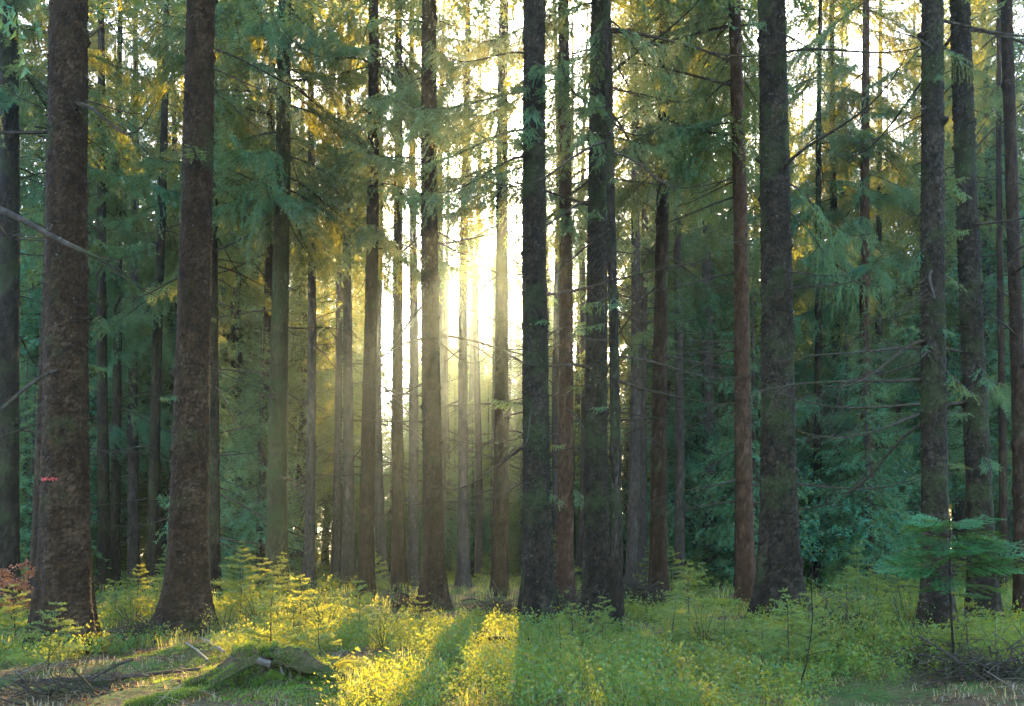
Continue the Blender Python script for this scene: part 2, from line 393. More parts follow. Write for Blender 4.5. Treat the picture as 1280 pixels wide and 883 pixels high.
CROWN_THIN = [crown_geo(0, 17, 90, 1.9, 70 + i, .15).mesh('crown', [TWIG, NEEDLE]) for i in range(2)]

# stubs and loose thin twigs against a trunk: too many and too thin to pick apart
def stubs_geo(rng, centre, radius, zmax, n):
    g = Geo()
    for k in range(n):
        z = rng.uniform(.5, zmax); th = rng.random() * 6.28; r = radius(z) * .97; c = centre(z)
        b = np.array([c[0] + r * math.cos(th), c[1] + r * math.sin(th), z]); d = np.array([math.cos(th), math.sin(th), 0])
        if rng.random() < .45:
            l = rng.uniform(.03, .14)
            g.add(*tube([b, b + d * l * .6 + [0, 0, rng.uniform(-.02, .02)], b + d * l + [0, 0, rng.uniform(-.03, .03)]], [rng.uniform(.006, .011), .006, .003], 5), 0)
        else:
            l = rng.uniform(.2, .7); t = np.linspace(0, 1, 8)[:, None]; s = np.array([-math.sin(th), math.cos(th), 0]) * rng.uniform(-.7, .7)
            p = b + (d * .35 + s) * l * t + np.array([0, 0, -1]) * l * rng.uniform(.1, .9) * t ** 2 + np.cumsum(rng.normal(0, .01, (8, 3)), 0)
            g.add(*tube(p, np.linspace(.0035, .0012, 8), 3, False), 0)
    return g

HEIGHT = 25.0
def spruce(bx, Y, tx, wpx, label, bark='brown', flare=.4, lobes=5, near=0, dead=(0, 0, 0), live=(0, 0, 0, 1.0), crown='high', sprigs=0, stubs=0,
           az=None, H=None, flareh=.35, ymid=400, baseoff=0, group=None, paint=None, amp=None, extra=(), extra_z=None):
    """bx / tx: picture column of the foot and of the point where the trunk leaves the top; Y distance. dead/live: (py_low, py_high, n)"""
    seed = int(bx * 7 + Y * 13) & 0xffff; rng = np.random.default_rng(seed)
    B = at(bx, 700, Y); B[2] = float(gh(B[0], Y)); T = at(tx, 0, Y); zt = T[2]
    lean = ((T[0] - B[0]) / (zt - B[2]), rng.uniform(-.012, .012))
    H = H or max(HEIGHT, zt + 6) * rng.uniform(.95, 1.1)
    r0 = wpx / 2 / F * Y * .97
    na, nz_ = {2: (92, 400), 1: (36, 150), 0: (12, 16)}[near]
    zin = min(zt + .5, H * .8)
    g, cen, rad = trunk_geo(r0 * 1.05, H, lean, seed, na, nz_, zin, flare, flareh, lobes, amp if amp is not None else ((.015) if near == 2 else .010 if near else .0), bend=.03 if near else .08)
    root = bpy.data.objects.new('spruce_tree', None); COL.objects.link(root); root.location = B; root.empty_display_size = .3
    tag(root, label, 'tree', group or 'spruce trees of the forest')
    link('trunk', g.mesh('trunk', [BARK[bark]], True), root)
    def put(me, name, z, a, pitch, s):
        c = cen(z); r = rad(z) * .9
        return link(name, me, root, (c[0] + r * math.cos(a), c[1] + r * math.sin(a), z), (rng.uniform(-.3, .3), pitch, a), s)
    if near or live[2] or dead[2]:
        for k in range(int(dead[2] * (1.7 if Y > 14 else 1.3))):
            z = zat(rng.uniform(dead[1], dead[0]), Y) - B[2]; a = rng.uniform(0, 6.28) if az is None or rng.random() < .4 else az + rng.normal(0, .5)
            put(DEADB[rng.integers(6)], 'dead_branch', z, a, rng.uniform(-.25, .35), rng.uniform(.55, 1.1) * min(1.15, .6 + Y * .035))
        for k in range(int(live[2] * (2.6 if Y > 14.5 else 1.4))):
            z = zat(rng.uniform(live[1], live[0]), Y) - B[2]; a = rng.uniform(0, 6.28)
            lib = LIVE0 if Y < 15 else LIVE1
            put(lib[rng.integers(len(lib))], 'branch', z, a, rng.uniform(-.1, .35), rng.uniform(.75, 1.3) * (live[3] if len(live) > 3 else 1))
        for k in range(sprigs):
            z = zat(rng.uniform(-10, 620), Y) - B[2]
            put(SPRIG[rng.integers(4)], 'sprig', z, rng.uniform(0, 6.28), rng.uniform(-.2, .8), rng.uniform(.5, 1.0))
        for (py, a, s, kind, v, pit) in extra:
            z = zat(py, Y) - B[2]; lib = {'live': LIVE0, 'dead': DEADB, 'mid': LIVE1, 'sprig': SPRIG}[kind]
            put(lib[v], 'branch' if kind in ('live', 'mid') else 'dead_branch' if kind == 'dead' else 'sprig', z, a, pit, s)
    if stubs:
        o = link('twig_stubs', stubs_geo(rng, cen, rad, min(zt, 9), stubs).mesh('twig_stubs', [TWIG]), root); o['kind'] = 'stuff'
    if crown == 'high':
        z0 = zt - B[2] + (.9 if Y < 14 else -.5); c = cen(z0); s = (H - z0) / 14.0
        link('crown', CROWN_HIGH[rng.integers(3)], root, (c[0], c[1], z0), (-lean[1], lean[0], rng.random() * 6.28), (1, 1, s))
    elif crown == 'thin':
        z0 = extra_z if extra_z else zt * .62; c = cen(z0); s = (H - z0) / 17.0
        link('crown', CROWN_THIN[rng.integers(2)], root, (c[0], c[1], z0), (0, 0, rng.random() * 6.28), (1, 1, s))
    elif isinstance(crown, tuple):
        z0 = crown[1]; s = (H - z0) / 26.0; c = cen(z0)
        link('crown', CROWN_LOW[rng.integers(3)], root, (c[0], c[1], z0), (0, 0, rng.random() * 6.28), (crown[0], crown[0], s))
    if paint:
        py, halfw, hh = paint; z = zat(py, Y) - B[2]; pg = Geo(); rows = []
        ths = np.linspace(-PI / 2 - .85, -PI / 2 + .12, 20)
        v, f, m = g.arrays(); vv = v.copy()
        # follow the bark: nearest bark vertex radius + 4 mm
        c = cen(z)
        for s_ in np.linspace(-1, 1, 5):
            for i, th in enumerate(ths):
                zz = z + s_ * hh * (.55 + .45 * math.sin(i * 1.7)) + .01 * math.sin(i * 2.3)
                d = (v[:, 0] - c[0] - rad(z) * math.cos(th)) ** 2 + (v[:, 1] - c[1] - rad(z) * math.sin(th)) ** 2 + (v[:, 2] - zz) ** 2
                q = v[np.argmin(d)]; rr = math.hypot(q[0] - c[0], q[1] - c[1]) + .004
                rows.append((c[0] + rr * math.cos(th), c[1] + rr * math.sin(th), zz))
        k = len(ths); fs = []
        for i in range(4):
            for j in range(k - 1): a_ = i * k + j; fs += [(a_, a_ + 1, a_ + k + 1), (a_, a_ + k + 1, a_ + k)]
        pg.add(rows, fs); p = link('paint_mark', pg.mesh('paint_mark', [paint_mat()], True), root); p['label'] = 'red painted forestry mark on the bark'
    return root, cen, rad

S = spruce
# ---- near trunks
S(83, 10.1, 94, 52, 'massive dark spruce trunk with a red paint mark, standing at the left', 'brown', .35, 5, 2, (560, -20, 7), sprigs=8, stubs=120, flareh=.5, paint=(601, .1, .026))
S(236, 11.5, 247, 43, 'thick brown spruce trunk flaring into a broad grey root skirt behind the mossy stump', 'brown', .75, 3, 2, (500, -20, 5), sprigs=3, stubs=110, flareh=.33)
S(673, 11.5, 671, 33, 'dark spruce trunk in the centre casting its shadow over the green undergrowth', 'dark', .62, 5, 2, (560, 200, 3), (230, -20, 5, .5), sprigs=14, stubs=90,
  extra=((200, 3.5, 1.0, 'live', 2, .12), (165, 3.25, 1.0, 'live', 3, .1), (190, 3.9, .8, 'live', 1, 0.0), (215, 3.75, .75, 'live', 0, .15), (120, 3.4, .9, 'live', 4, .1), (140, 4.6, .5, 'live', 0, .5), (90, 4.9, .6, 'live', 1, .4)))
S(973, 11.4, 965, 41, 'thick scaly spruce trunk with close flaky bark, right of the slim reddish one', 'dark', .55, 5, 2, (400, -20, 4), (60, -30, 2, .5), stubs=70, amp=.017,
  extra=((230, -.45, .85, 'live', 2, .45), (265, -.2, .7, 'live', 5, .55)))
S(1170, 9.4, 1165, 29, 'dark flaky spruce trunk directly behind the young fir', 'dark', .7, 4, 2, (560, -20, 9), (250, -20, 2, .4), sprigs=16, stubs=110, az=PI)
S(1229, 11.0, 1205, 27, 'dark leaning spruce trunk just right of the young fir, pale sticks at its foot', 'dark', .42, 5, 2, (560, -20, 9), sprigs=14, stubs=110, az=0)
S(771, 11.2, 764, 13, 'slim dark spruce stem standing in front of the thicker dark trunk', 'dark', .15, 4, 1, (560, -20, 9), (160, -20, 3, .6), sprigs=8, stubs=50, H=17)
S(1277, 11.5, 1260, 16, 'slim brown spruce stem at the very right edge', 'brown', .3, 4, 1, (600, 0, 6), stubs=40)
# ---- middle trunks
S(8, 15.5, 3, 27, 'dark spruce trunk cut by the left edge, behind the rusty beech sapling', 'dark', .3, 4, 1, (560, -20, 12), (120, -20, 3, .8), stubs=60)
S(54, 17, 66, 24, 'dark spruce trunk half hidden behind the massive trunk with the paint mark', 'brown', .3, 4, 1, (500, -20, 8), (230, -20, 5), stubs=30)
S(131, 24, 128, 14, 'thin dark spruce trunk close to the right side of the massive marked trunk', 'dark', .3, 4, 1, (650, 300, 8), (330, -20, 10))
S(268, 19, 271, 13, 'narrow dark spruce trunk hugging the right side of the skirted thick trunk', 'dark', .3, 4, 1, (690, 0, 16), (330, -20, 5), stubs=60, sprigs=8, az=0)
S(347, 18, 353, 24, 'mossy brown spruce trunk with a flared foot, sunbeams crossing it', 'mossy', .35, 5, 1, (600, -10, 15), (260, -30, 12), stubs=60)
S(386, 23, 388, 12, 'slender grey spruce trunk lit at its foot, right of the mossy sunbeam trunk', 'grey', .3, 4, 1, (650, 380, 6), (380, -20, 8))
S(457, 18, 464, 18, 'straight brown spruce trunk beside the yellow lit undergrowth, left of the middle', 'brown', .35, 5, 1, (600, 50, 8), (330, -20, 8, .9), stubs=60)
S(499, 22, 497, 15, 'brown spruce trunk with golden foliage at mid height, in the beams', 'brown', .3, 4, 1, (650, 300, 8), (320, 0, 10, .8), stubs=30)
S(516, 27, 514, 13, 'grey spruce trunk with a pale snapped stub, between two brown trunks', 'grey', .3, 4, 1, (650, 300, 7), (290, -20, 7, .8))
S(543, 15, 539, 24, 'stout brown spruce trunk with a broad foot in the brightest part of the glade', 'brown', .65, 5, 2, (620, 50, 8), (330, -30, 3, .6), stubs=90)
S(579, 24, 585, 13, 'pale hazy spruce trunk immediately right of the stout brown one', 'grey', .25, 4, 1, (650, 250, 9), (310, -20, 9, .75), crown='thin')
S(624, 20, 632, 19, 'leaning brown spruce trunk below the brightest glow', 'brown', .3, 4, 1, (640, 230, 16), (330, -20, 9, .75), stubs=50, crown='thin')
S(705, 16, 706, 19, 'slim reddish spruce trunk right of the central dark trunk', 'red', .35, 5, 1, (640, 230, 10), (300, -20, 7, .8), stubs=60, sprigs=12)
S(746, 12.6, 748, 28, 'thick dark spruce trunk behind the slim dark stem', 'dark', .25, 5, 2, (640, 0, 14), (190, -20, 8, .8), stubs=90, sprigs=18)
S(790, 24, 797, 14, 'grey brown spruce trunk with yellow sprays, left one of a close pair', 'grey', .3, 4, 1, (600, 350, 8), (430, 200, 7, .7))
S(804, 26, 806, 11, 'thinner grey spruce trunk, right one of a close pair', 'grey', .3, 4, 1, (600, 350, 4), (300, -20, 5, .8))
S(823, 17, 829, 19, 'straight dark brown spruce trunk rising from a heap of brushwood', 'brown', .3, 5, 1, (620, 0, 13), (230, -20, 7), stubs=60, sprigs=8)
S(849, 25, 847, 12, 'slender violet grey spruce trunk right of the brushwood heap', 'grey', .3, 4, 1, (650, 400, 5), (330, -20, 9))
S(887, 28, 884, 16, 'dim blue grey spruce trunk above the flat mossy stump', 'grey', .3, 4, 1, (500, 350, 3), (640, -20, 14, 1.0))
S(933, 15, 915, 20, 'slim leaning reddish spruce trunk left of the thick scaly one', 'red', .35, 5, 1, (640, 0, 14), (170, -20, 6, .8), stubs=60, az=PI)
S(924, 21, 922, 9, 'thin dark stem close behind the slim leaning reddish trunk', 'dark', .3, 4, 1, (650, 400, 4), (330, -20, 5, .8))
S(1019, 26, 1022, 10, 'short visible dark stem just right of the thick scaly trunk', 'dark', .2, 4, 1, (650, 500, 3), (680, -20, 16))
S(1047, 27, 1043, 12, 'dark stem showing under teal boughs left of the brownish slender trunk', 'dark', .2, 4, 1, (650, 500, 3), (580, -20, 15))
S(1085, 25, 1080, 15, 'slender straight brownish trunk standing free among teal boughs on the right', 'red', .2, 4, 1, (600, 400, 4), (380, -20, 9))
S(1100, 28, 1097, 10, 'thin dark trunk close beside the slender brownish one', 'dark', .2, 4, 1, (650, 500, 3), (600, -20, 9))
S(143, 26, 148, 12, 'thin dark trunk, first of three in the gap between the two massive left trunks', 'dark', .2, 4, 1, (690, 450, 5), (560, -20, 9))
S(168, 28, 170, 13, 'grey trunk, middle one of three in the gap between the two massive left trunks', 'grey', .2, 4, 1, (690, 450, 5), (560, -20, 10))
S(191, 24, 208, 13, 'dark leaning trunk, last of three in the gap between the two massive left trunks', 'dark', .2, 4, 1, (690, 350, 6), (400, -20, 8))
S(294, 33, 298, 12, 'dark far trunk, left one of two slim ones beyond the yellow saplings', 'dark', .2, 4, 1, (650, 450, 4), (460, -20, 12))
S(315, 35, 316, 10, 'dark far trunk, right one of two slim ones beyond the yellow saplings', 'dark', .2, 4, 1, (650, 450, 4), (420, -20, 12))
S(333, 24, 339, 13, 'brown trunk half behind the mossy sunbeam trunk', 'brown', .2, 4, 1, (650, 300, 6), (300, -20, 9))
S(420, 30, 424, 10, 'narrow blue grey trunk just left of the violet one', 'grey', .2, 4, 1, (650, 380, 3), (300, -20, 7))
S(435, 27, 438, 14, 'pale violet trunk left of the straight brown one in the glade', 'grey', .2, 4, 1, (650, 380, 3), (300, -20, 8))
S(1253, 22, 1247, 9, 'thin trunk between the dark leaning trunk and the right edge', 'brown', .2, 4, 1, (650, 300, 4), (560, -20, 8))
# tree outside the frame whose bare limb reaches in at the upper left
r_, c_, q_ = S(-150, 5.2, -150, 60, 'spruce outside the left edge whose bare grey limb reaches into view', 'dark', .3, 5, 1, stubs=10)
def limb():
    rng = np.random.default_rng(4); P = [at(-150, 250, 5.2), at(-60, 248, 4.6), at(0, 262, 4.2), at(30, 276, 4.1), at(60, 293, 4.05), at(90, 308, 4.0), at(112, 318, 3.98), at(134, 328, 3.96)]
    P = np.array(P) - np.array(r_.location); g = Geo(); g.add(*tube(P, [.03, .022, .017, .0155, .0145, .013, .010, .005], 8))
    for i, (k, d) in enumerate(((4, (.02, 0, .05)), (5, (-.01, .02, .02)), (6, (.03, 0, -.01)), (3, (.01, 0, -.03)))):
        g.add(*tube([P[k], P[k] + np.array(d)], [.008, .003], 6))
    for k in range(8):
        b = P[6] * rng.random() + P[7] * (1 - 0) - P[7] * 0 if False else P[6] + (P[7] - P[6]) * rng.random()
        d = np.array([.25, rng.normal(0, .1), rng.normal(-.08, .08)]); g.add(*tube([b, b + d * .5, b + d + rng.normal(0, .02, 3)], [.003, .002, .001], 3))
    o = link('dead_branch', g.mesh('bare_limb', [TWIG], True), r_); o['label'] = 'long bare grey limb with broken knots'
limb()

# ---- forest behind: crowns reaching low, thinner towards the sun
rng = np.random.default_rng(11); far = []
def keep(px, Y): return all((abs(px - a) > 9 + 160 / Y * .5) or abs(Y - b) > 3.5 for a, b in far)
tries = 0
while len(far) < 165 and tries < 6000:
    tries += 1
    Y = 25 + 72 * rng.random(); px = rng.uniform(-330, 1610)
    xx = (px - 640) / F * Y; xs = -.026 * (Y - 10)
    if -7.3 - xs < xx < 4.0 - xs and Y < 76: continue
    if 425 < px < 760 and Y < 34: continue
    if not keep(px, Y): continue
    far.append((px, Y))
rl = np.random.default_rng(5)
for k in range(17): far.append((rl.uniform(-60, 330), rl.uniform(33, 60)))
for k in range(20): far.append((rl.uniform(960, 1330), rl.uniform(30, 55)))
for k in range(7): far.append((rl.uniform(800, 940), rl.uniform(34, 55)))
for px, Y in far:
    S(px, Y, px + rng.uniform(-10, 10), (.30 + .18 * rng.random()) / Y * F, 'slender spruce with low hanging teal boughs in the hazy forest behind the trunks', ['grey', 'dark', 'brown'][rng.integers(3)], .15,
      near=0, crown=(rng.uniform(.9, 1.25), rng.uniform(1.8, 6.5)), H=rng.uniform(26, 31), group='far spruces with low boughs')
# half grown spruces standing under and between the tall ones
rng = np.random.default_rng(19); kk = 0
while kk < 175:
    Y = rng.uniform(22, 72); px = rng.uniform(-200, 1480)
    xx = (px - 640) / F * Y; xs = -.026 * (Y - 10)
    if 540 < px < 720 and Y < 50: continue
    if 440 < px < 750 and Y < 36: continue
    if Y < 30 and 350 < px < 850: continue
    kk += 1; a_, b_, c_ = ray(px, 700); x = a_ / b_ * Y; h = rng.uniform(5, 13) * (.75 + Y / 200)
    root = bpy.data.objects.new('half_grown_spruce', None); COL.objects.link(root); root.location = (x, Y, float(gh(x, Y)))
    tag(root, 'half grown spruce with boughs down to the ground among the far trunks', 'tree', 'half grown spruces of the understory')
    if kk == 1:
        g_ = Geo(); g_.add(*tube([(0, 0, -.2), (0, 0, 5), (0, 0, 10)], [.09, .055, .01], 8)); STEM = g_.mesh('trunk', [BARK['grey']], True)
    sx = rng.uniform(.8, 1.25); link('trunk', STEM, root, scale=(1, 1, h / 10)); link('crown', CROWN_SMALL[rng.integers(2)], root, (0, 0, .4), (0, 0, rng.random() * 6.28), (sx, sx, (h - .4) / 10))
for k in range(26):
    Y = rng.uniform(78, 112); px = rng.uniform(520, 730)
    S(px, Y, px, .4 / Y * F, 'pale thin spruce dissolving in the bright haze of the glade', 'grey', .15, near=0, crown=(1.1, 1.5), H=rng.uniform(22, 27), group='pale thin trunks in the bright haze')
for k in range(44):
    Y = rng.uniform(36, 66); px = rng.uniform(500, 760); h = min(.31 * (Y - 10), 13.5) * rng.uniform(.65, 1); a_, b_, c_ = ray(px, 700); x = a_ / b_ * Y
    root = bpy.data.objects.new('half_grown_spruce', None); COL.objects.link(root); root.location = (x, Y, float(gh(x, Y)))
    tag(root, 'half grown spruce glowing pale in the haze at the end of the glade', 'tree', 'pale half grown spruces in the glade')
    link('trunk', STEM, root, scale=(1, 1, h / 10)); link('crown', CROWN_SMALL[rng.integers(2)], root, (0, 0, .3), (0, 0, rng.random() * 6.28), (1, 1, h / 10))
for px, Y, h in ((536, 60, 20), (560, 66, 21), (583, 58, 19), (604, 64, 21), (626, 60, 20), (647, 67, 22), (668, 59, 19.5), (690, 65, 21), (712, 60, 20), (572, 72, 23), (616, 74, 23.5), (657, 73, 23), (520, 52, 17), (700, 54, 18), (548, 52, 16), (594, 54, 17), (637, 53, 16.5), (680, 52, 16)):
    h += 3.5
    S(px, Y, px, .34 / Y * F, 'pale thin spruce dissolving in the bright haze of the glade', 'grey', .15, near=0, crown=(.95, 1.0), H=h, group='pale thin trunks in the bright haze')
corr = [(478, 29, 9.5), (548, 31, 13), (598, 37, 15), (700, 30, 11), (726, 33, 10), (618, 40, 14), (590, 46, 16), (560, 42, 15), (662, 56, 14), (585, 58, 20), (675, 37, 10), (650, 66, 18), (735, 52, 9), (684, 44, 9), (700, 50, 8), (640, 74, 22), (690, 60, 8), (727, 42, 5), (742, 30, 6), (712, 36, 8)]
for px, Y, z0 in corr:
    S(px, Y, px + rng.uniform(-6, 6), .34 / Y * F, 'pale thin spruce dissolving in the bright haze of the glade', 'grey', .15, near=0, crown='thin', extra_z=z0, H=rng.uniform(24, 28), group='pale thin trunks in the bright haze')

# ------------------------------------------------------------------ young spruces
def sapling_geo(h, seed, fir=False, nlod=0):
    rng = np.random.default_rng(seed); st = Geo(); fo = Geo()
    p = curve((0, 0, -.05), (rng.normal(0, .07) * h, rng.normal(0, .07) * h, h), 9, 0, .012, rng)
    st.add(*tube(p, np.linspace(.009 + .004 * h, .002, 9), 6, False))
    SP, SD, SL = [], [], []
    for z in np.arange(.10 * h, h, .085):
        u = z / h
        for k in range(4):
            a = rng.random() * 6.28; l = (.58 * (1 - u) + .10) * h ** .5 * rng.uniform(.3, 1.2) * .9
            b = np.array([np.interp(z, p[:, 2], p[:, i]) for i in range(3)]); d = np.array([math.cos(a), math.sin(a), rng.uniform(.05, .5)]); d /= np.linalg.norm(d)
            m = 5; q = np.linspace(0, 1, m)[:, None]; pts = b + d * q * l + np.array([0, 0, -.12]) * q ** 2 * l
            fo.add(*tube(pts, np.linspace(.003, .0012, m), 3, False), 0)
            sg = np.diff(pts, axis=0); L_ = np.linalg.norm(sg, axis=1); SP += list(pts[:-1]); SD += list(sg / L_[:, None]); SL += list(L_)
            side = np.array([-d[1], d[0], 0])
            for j in range(int(l / .035)):
                t = rng.uniform(.2, 1); s = rng.choice([-1, 1]); bb = b + d * t * l + np.array([0, 0, -.12]) * t * t * l
                SP.append(bb); SD.append(norm(d * .75 + side * s * .8 + np.array([0, 0, rng.normal(0, .2)]))); SL.append(l * .42 * (1.15 - t) + .03)
    a_ = (.0015, .018, .0046) if nlod == 0 else (.003, .024, .008)
    fo.soup(needles(SP, SD, SL, *a_, rng), 1)
    return st, fo
SAP = []
for i, h in enumerate((.45, .6, .8, 1.05, .5, .7, .75)):
    st, fo = sapling_geo(h, 700 + i, nlod=0 if i < 2 else 1); SAP.append((st.mesh('stem', [TWIG], True), fo.mesh('foliage', [TWIG, NEEDLE_YOUNG])))
def sapling(px, py, v, s, label, group, rz=None):
    p = ground_at(px, py); root = bpy.data.objects.new('young_spruce', None); COL.objects.link(root); root.location = p
    root.rotation_euler[2] = px * 1.3 if rz is None else rz; root.scale = (s, s, s)
    v = v + 4 if (v < 3 and int(px * 3) % 2) else v
    tag(root, label, 'sapling', group); link('stem', SAP[v][0], root); link('foliage', SAP[v][1], root); return root
G1 = 'young spruces in the undergrowth'
for a in [
    (300, 776, 3, 1.0, 'tallest golden young spruce, right of the skirted thick trunk', G1),
    (375, 790, 2, 1.0, 'bushy lit young spruce in front of the slender grey trunk', G1),
    (448, 806, 2, .9, 'upright lit young spruce in front of the straight brown trunk', G1),
    (530, 800, 1, .9, 'little lit spruce below the stout brown trunk', G1),
    (170, 778, 3, .8, 'green young spruce between the two massive left trunks, nearer the marked one', G1),
    (195, 770, 2, .9, 'green young spruce between the two massive left trunks, nearer the skirted one', G1),
    (145, 780, 2, .9, 'shaded young spruce against the right side of the marked trunk', G1),
    (60, 838, 2, .8, 'dark green young spruce at the left foot of the marked trunk', G1),
    (20, 800, 2, .9, 'dark young spruce below the rusty beech sapling', G1),
    (862, 800, 3, .85, 'bright young spruce in front of the violet grey trunk', G1),
    (838, 818, 2, .7, 'yellow lit young spruce beside the shadow of the slim stem', G1),
    (905, 822, 2, .7, 'young spruce in the green undergrowth below the flat mossy stump', G1),
    (985, 845, 3, .75, 'dark green young spruce in front of the thick scaly trunk', G1),
    (1008, 835, 2, .9, 'dark young spruce at the right foot of the thick scaly trunk', G1),
    (950, 850, 2, .7, 'dark young spruce left of the one in front of the scaly trunk', G1),
    (1060, 800, 3, .8, 'pale green young spruce in the dip right of the scaly trunk', G1),
    (1100, 795, 3, .8, 'pale green young spruce under the slender brownish trunk', G1),
    (1130, 790, 2, 1., 'pale green young spruce left of the trunk behind the young fir', G1),
    (1090, 830, 2, .8, 'low young spruce between the bare whip and the young fir', G1),
    (718, 815, 1, .9, 'small young spruce right of the central dark trunk', G1),
    (752, 805, 2, .7, 'small young spruce left of the slim dark stem', G1),
    (1215, 840, 1, 1., 'tiny young spruce right of the stem of the young fir', G1),
    (700, 845, 1, .8, 'tiny young spruce in the shadow of the central trunk', G1),
]: sapling(*a)
rng = np.random.default_rng(78)
for k in range(4):
    sapling(rng.uniform(250, 610), rng.uniform(775, 850), rng.integers(0, 3), rng.uniform(.6, 1.0), 'small spruce seedling among the sunlit golden bilberry', 'seedlings in the sunlit patch')
rng = np.random.default_rng(77)
for k in range(60):
    Yk = rng.uniform(16, 34); px = rng.uniform(-30, 1310)
    a_, b_, c_ = ray(px, 740); x = a_ / b_ * Yk
    if 470 < px < 700 and rng.random() < .55: continue
    root = bpy.data.objects.new('young_spruce', None); COL.objects.link(root); root.location = (x, Yk, float(gh(x, Yk))); root.rotation_euler[2] = rng.random() * 6.28
    s = rng.uniform(.9, 1.7); root.scale = (s, s, s)
    tag(root, 'bushy young spruce filling the gaps between the distant trunks', 'sapling', 'young spruces between the distant trunks')
    v = rng.integers(2, 4); link('stem', SAP[v][0], root); link('foliage', SAP[v][1], root)

# young fir with flat sprays at the right
def young_fir():
    rng = np.random.default_rng(31); B = ground_at(1192, 848); Y = B[1]
    root = bpy.data.objects.new('young_fir', None); COL.objects.link(root); root.location = B
    tag(root, 'young fir with broad flat teal green sprays in front of the right hand trunks', 'sapling', 'young fir')
    stem = Geo(); p = curve((0, 0, -.05), (.05, .05, 1.42), 10, 0, .012, rng); stem.add(*tube(p, np.linspace(.014, .004, 10), 7, False)); link('stem', stem.mesh('stem', [BARK['dark']], True), root)
    k = 0
    rolls = rng.uniform(-.6, .6, 60)
    specs = [(1.05, 5, .78), (1.1, -12, .72), (1.2, 185, .62), (1.0, 172, .66), (1.3, -35, .5), (1.33, 200, .44), (1.15, -90, .5), (1.22, -120, .48), (.72, 20, .42), (.80, -160, .40), (.82, -60, .5), (.92, 5, .72), (.95, 180, .55), (1.0, -30, .62), (1.02, -110, .5), (1.05, 60, .5), (1.08, 150, .5), (1.12, 10, .66), (1.16, -70, .5), (1.18, 195, .50),
             (1.27, 15, .5), (1.36, -8, .42), (1.38, 190, .36), (1.1, 215, .6), (1.16, 28, .7), (.95, -25, .66), (.88, 190, .5), (1.22, -20, .50), (1.25, 110, .4), (1.28, -130, .38), (1.31, 30, .42), (1.34, 170, .36), (1.38, -60, .3), (1.4, 80, .22), (.9, 240, .5), (1.1, 300, .6), (.98, 330, .6)]
    for z, adeg, l in specs:
        l *= rng.uniform(.8, 1.08)
        a = math.radians(adeg + rng.normal(0, 8)); g = Geo(); m = 8; q = np.linspace(0, 1, m)[:, None]
        rise = rng.uniform(.1, .4); d = np.array([1, 0, rise]); pts = d * q * l + np.array([0, 0, -.22]) * q ** 2 * l
        g.add(*tube(pts, np.linspace(.005, .0015, m), 4, False), 0); SP, SD, SL = [], [], []
        sg = np.diff(pts, axis=0); L_ = np.linalg.norm(sg, axis=1); SP += list(pts[:-1]); SD += list(sg / L_[:, None]); SL += list(L_)
        for t in np.arange(.16, .97, .095):
            for s in (-1, 1):
                b = np.array([np.interp(t, q[:, 0], pts[:, i]) for i in range(3)]); ll = l * .46 * (1 - t) ** .7 + .035
                dd = norm(np.array([.72, s * .72, rng.normal(-.02, .08)])); SP.append(b); SD.append(dd); SL.append(ll)
                for w_ in np.arange(.28, .95, .06 / ll):
                    for s2 in (-1, 1):
                        SP.append(b + dd * ll * w_); SD.append(norm(dd * .75 + np.array([.3, s2 * .5 * 1, rng.normal(0, .08)]))); SL.append(ll * .4 * (1 - w_) + .022)
        SP, SD, SL = np.array(SP), np.array(SD), np.array(SL)
        # flat two-ranked needles
        cnt = (SL / .0036).astype(int) + 2; idx = np.repeat(np.arange(len(SL)), cnt); n = len(idx); t = rng.random(n); pp = SP[idx] + SD[idx] * (t * SL[idx])[:, None]; dd = SD[idx]
        sd_ = norm(np.cross(dd, [0, 0, 1])) * rng.choice([-1, 1], n)[:, None]; nd = norm(dd * .45 + sd_ + rng.normal(0, .16, (n, 3))); w2 = dd * .0034
        g.soup(np.stack([pp - w2, pp + w2, pp + nd * .0145 * rng.uniform(.8, 1.15, n)[:, None]], 1), 1)
        o = link('branch', g.mesh('fir_spray', [TWIG, NEEDLE_FIR]), root, tuple(np.array([np.interp(z, p[:, 2], p[:, i]) for i in range(3)])), (rolls[k], rng.uniform(-.12, .30), a)); k += 1
young_fir()

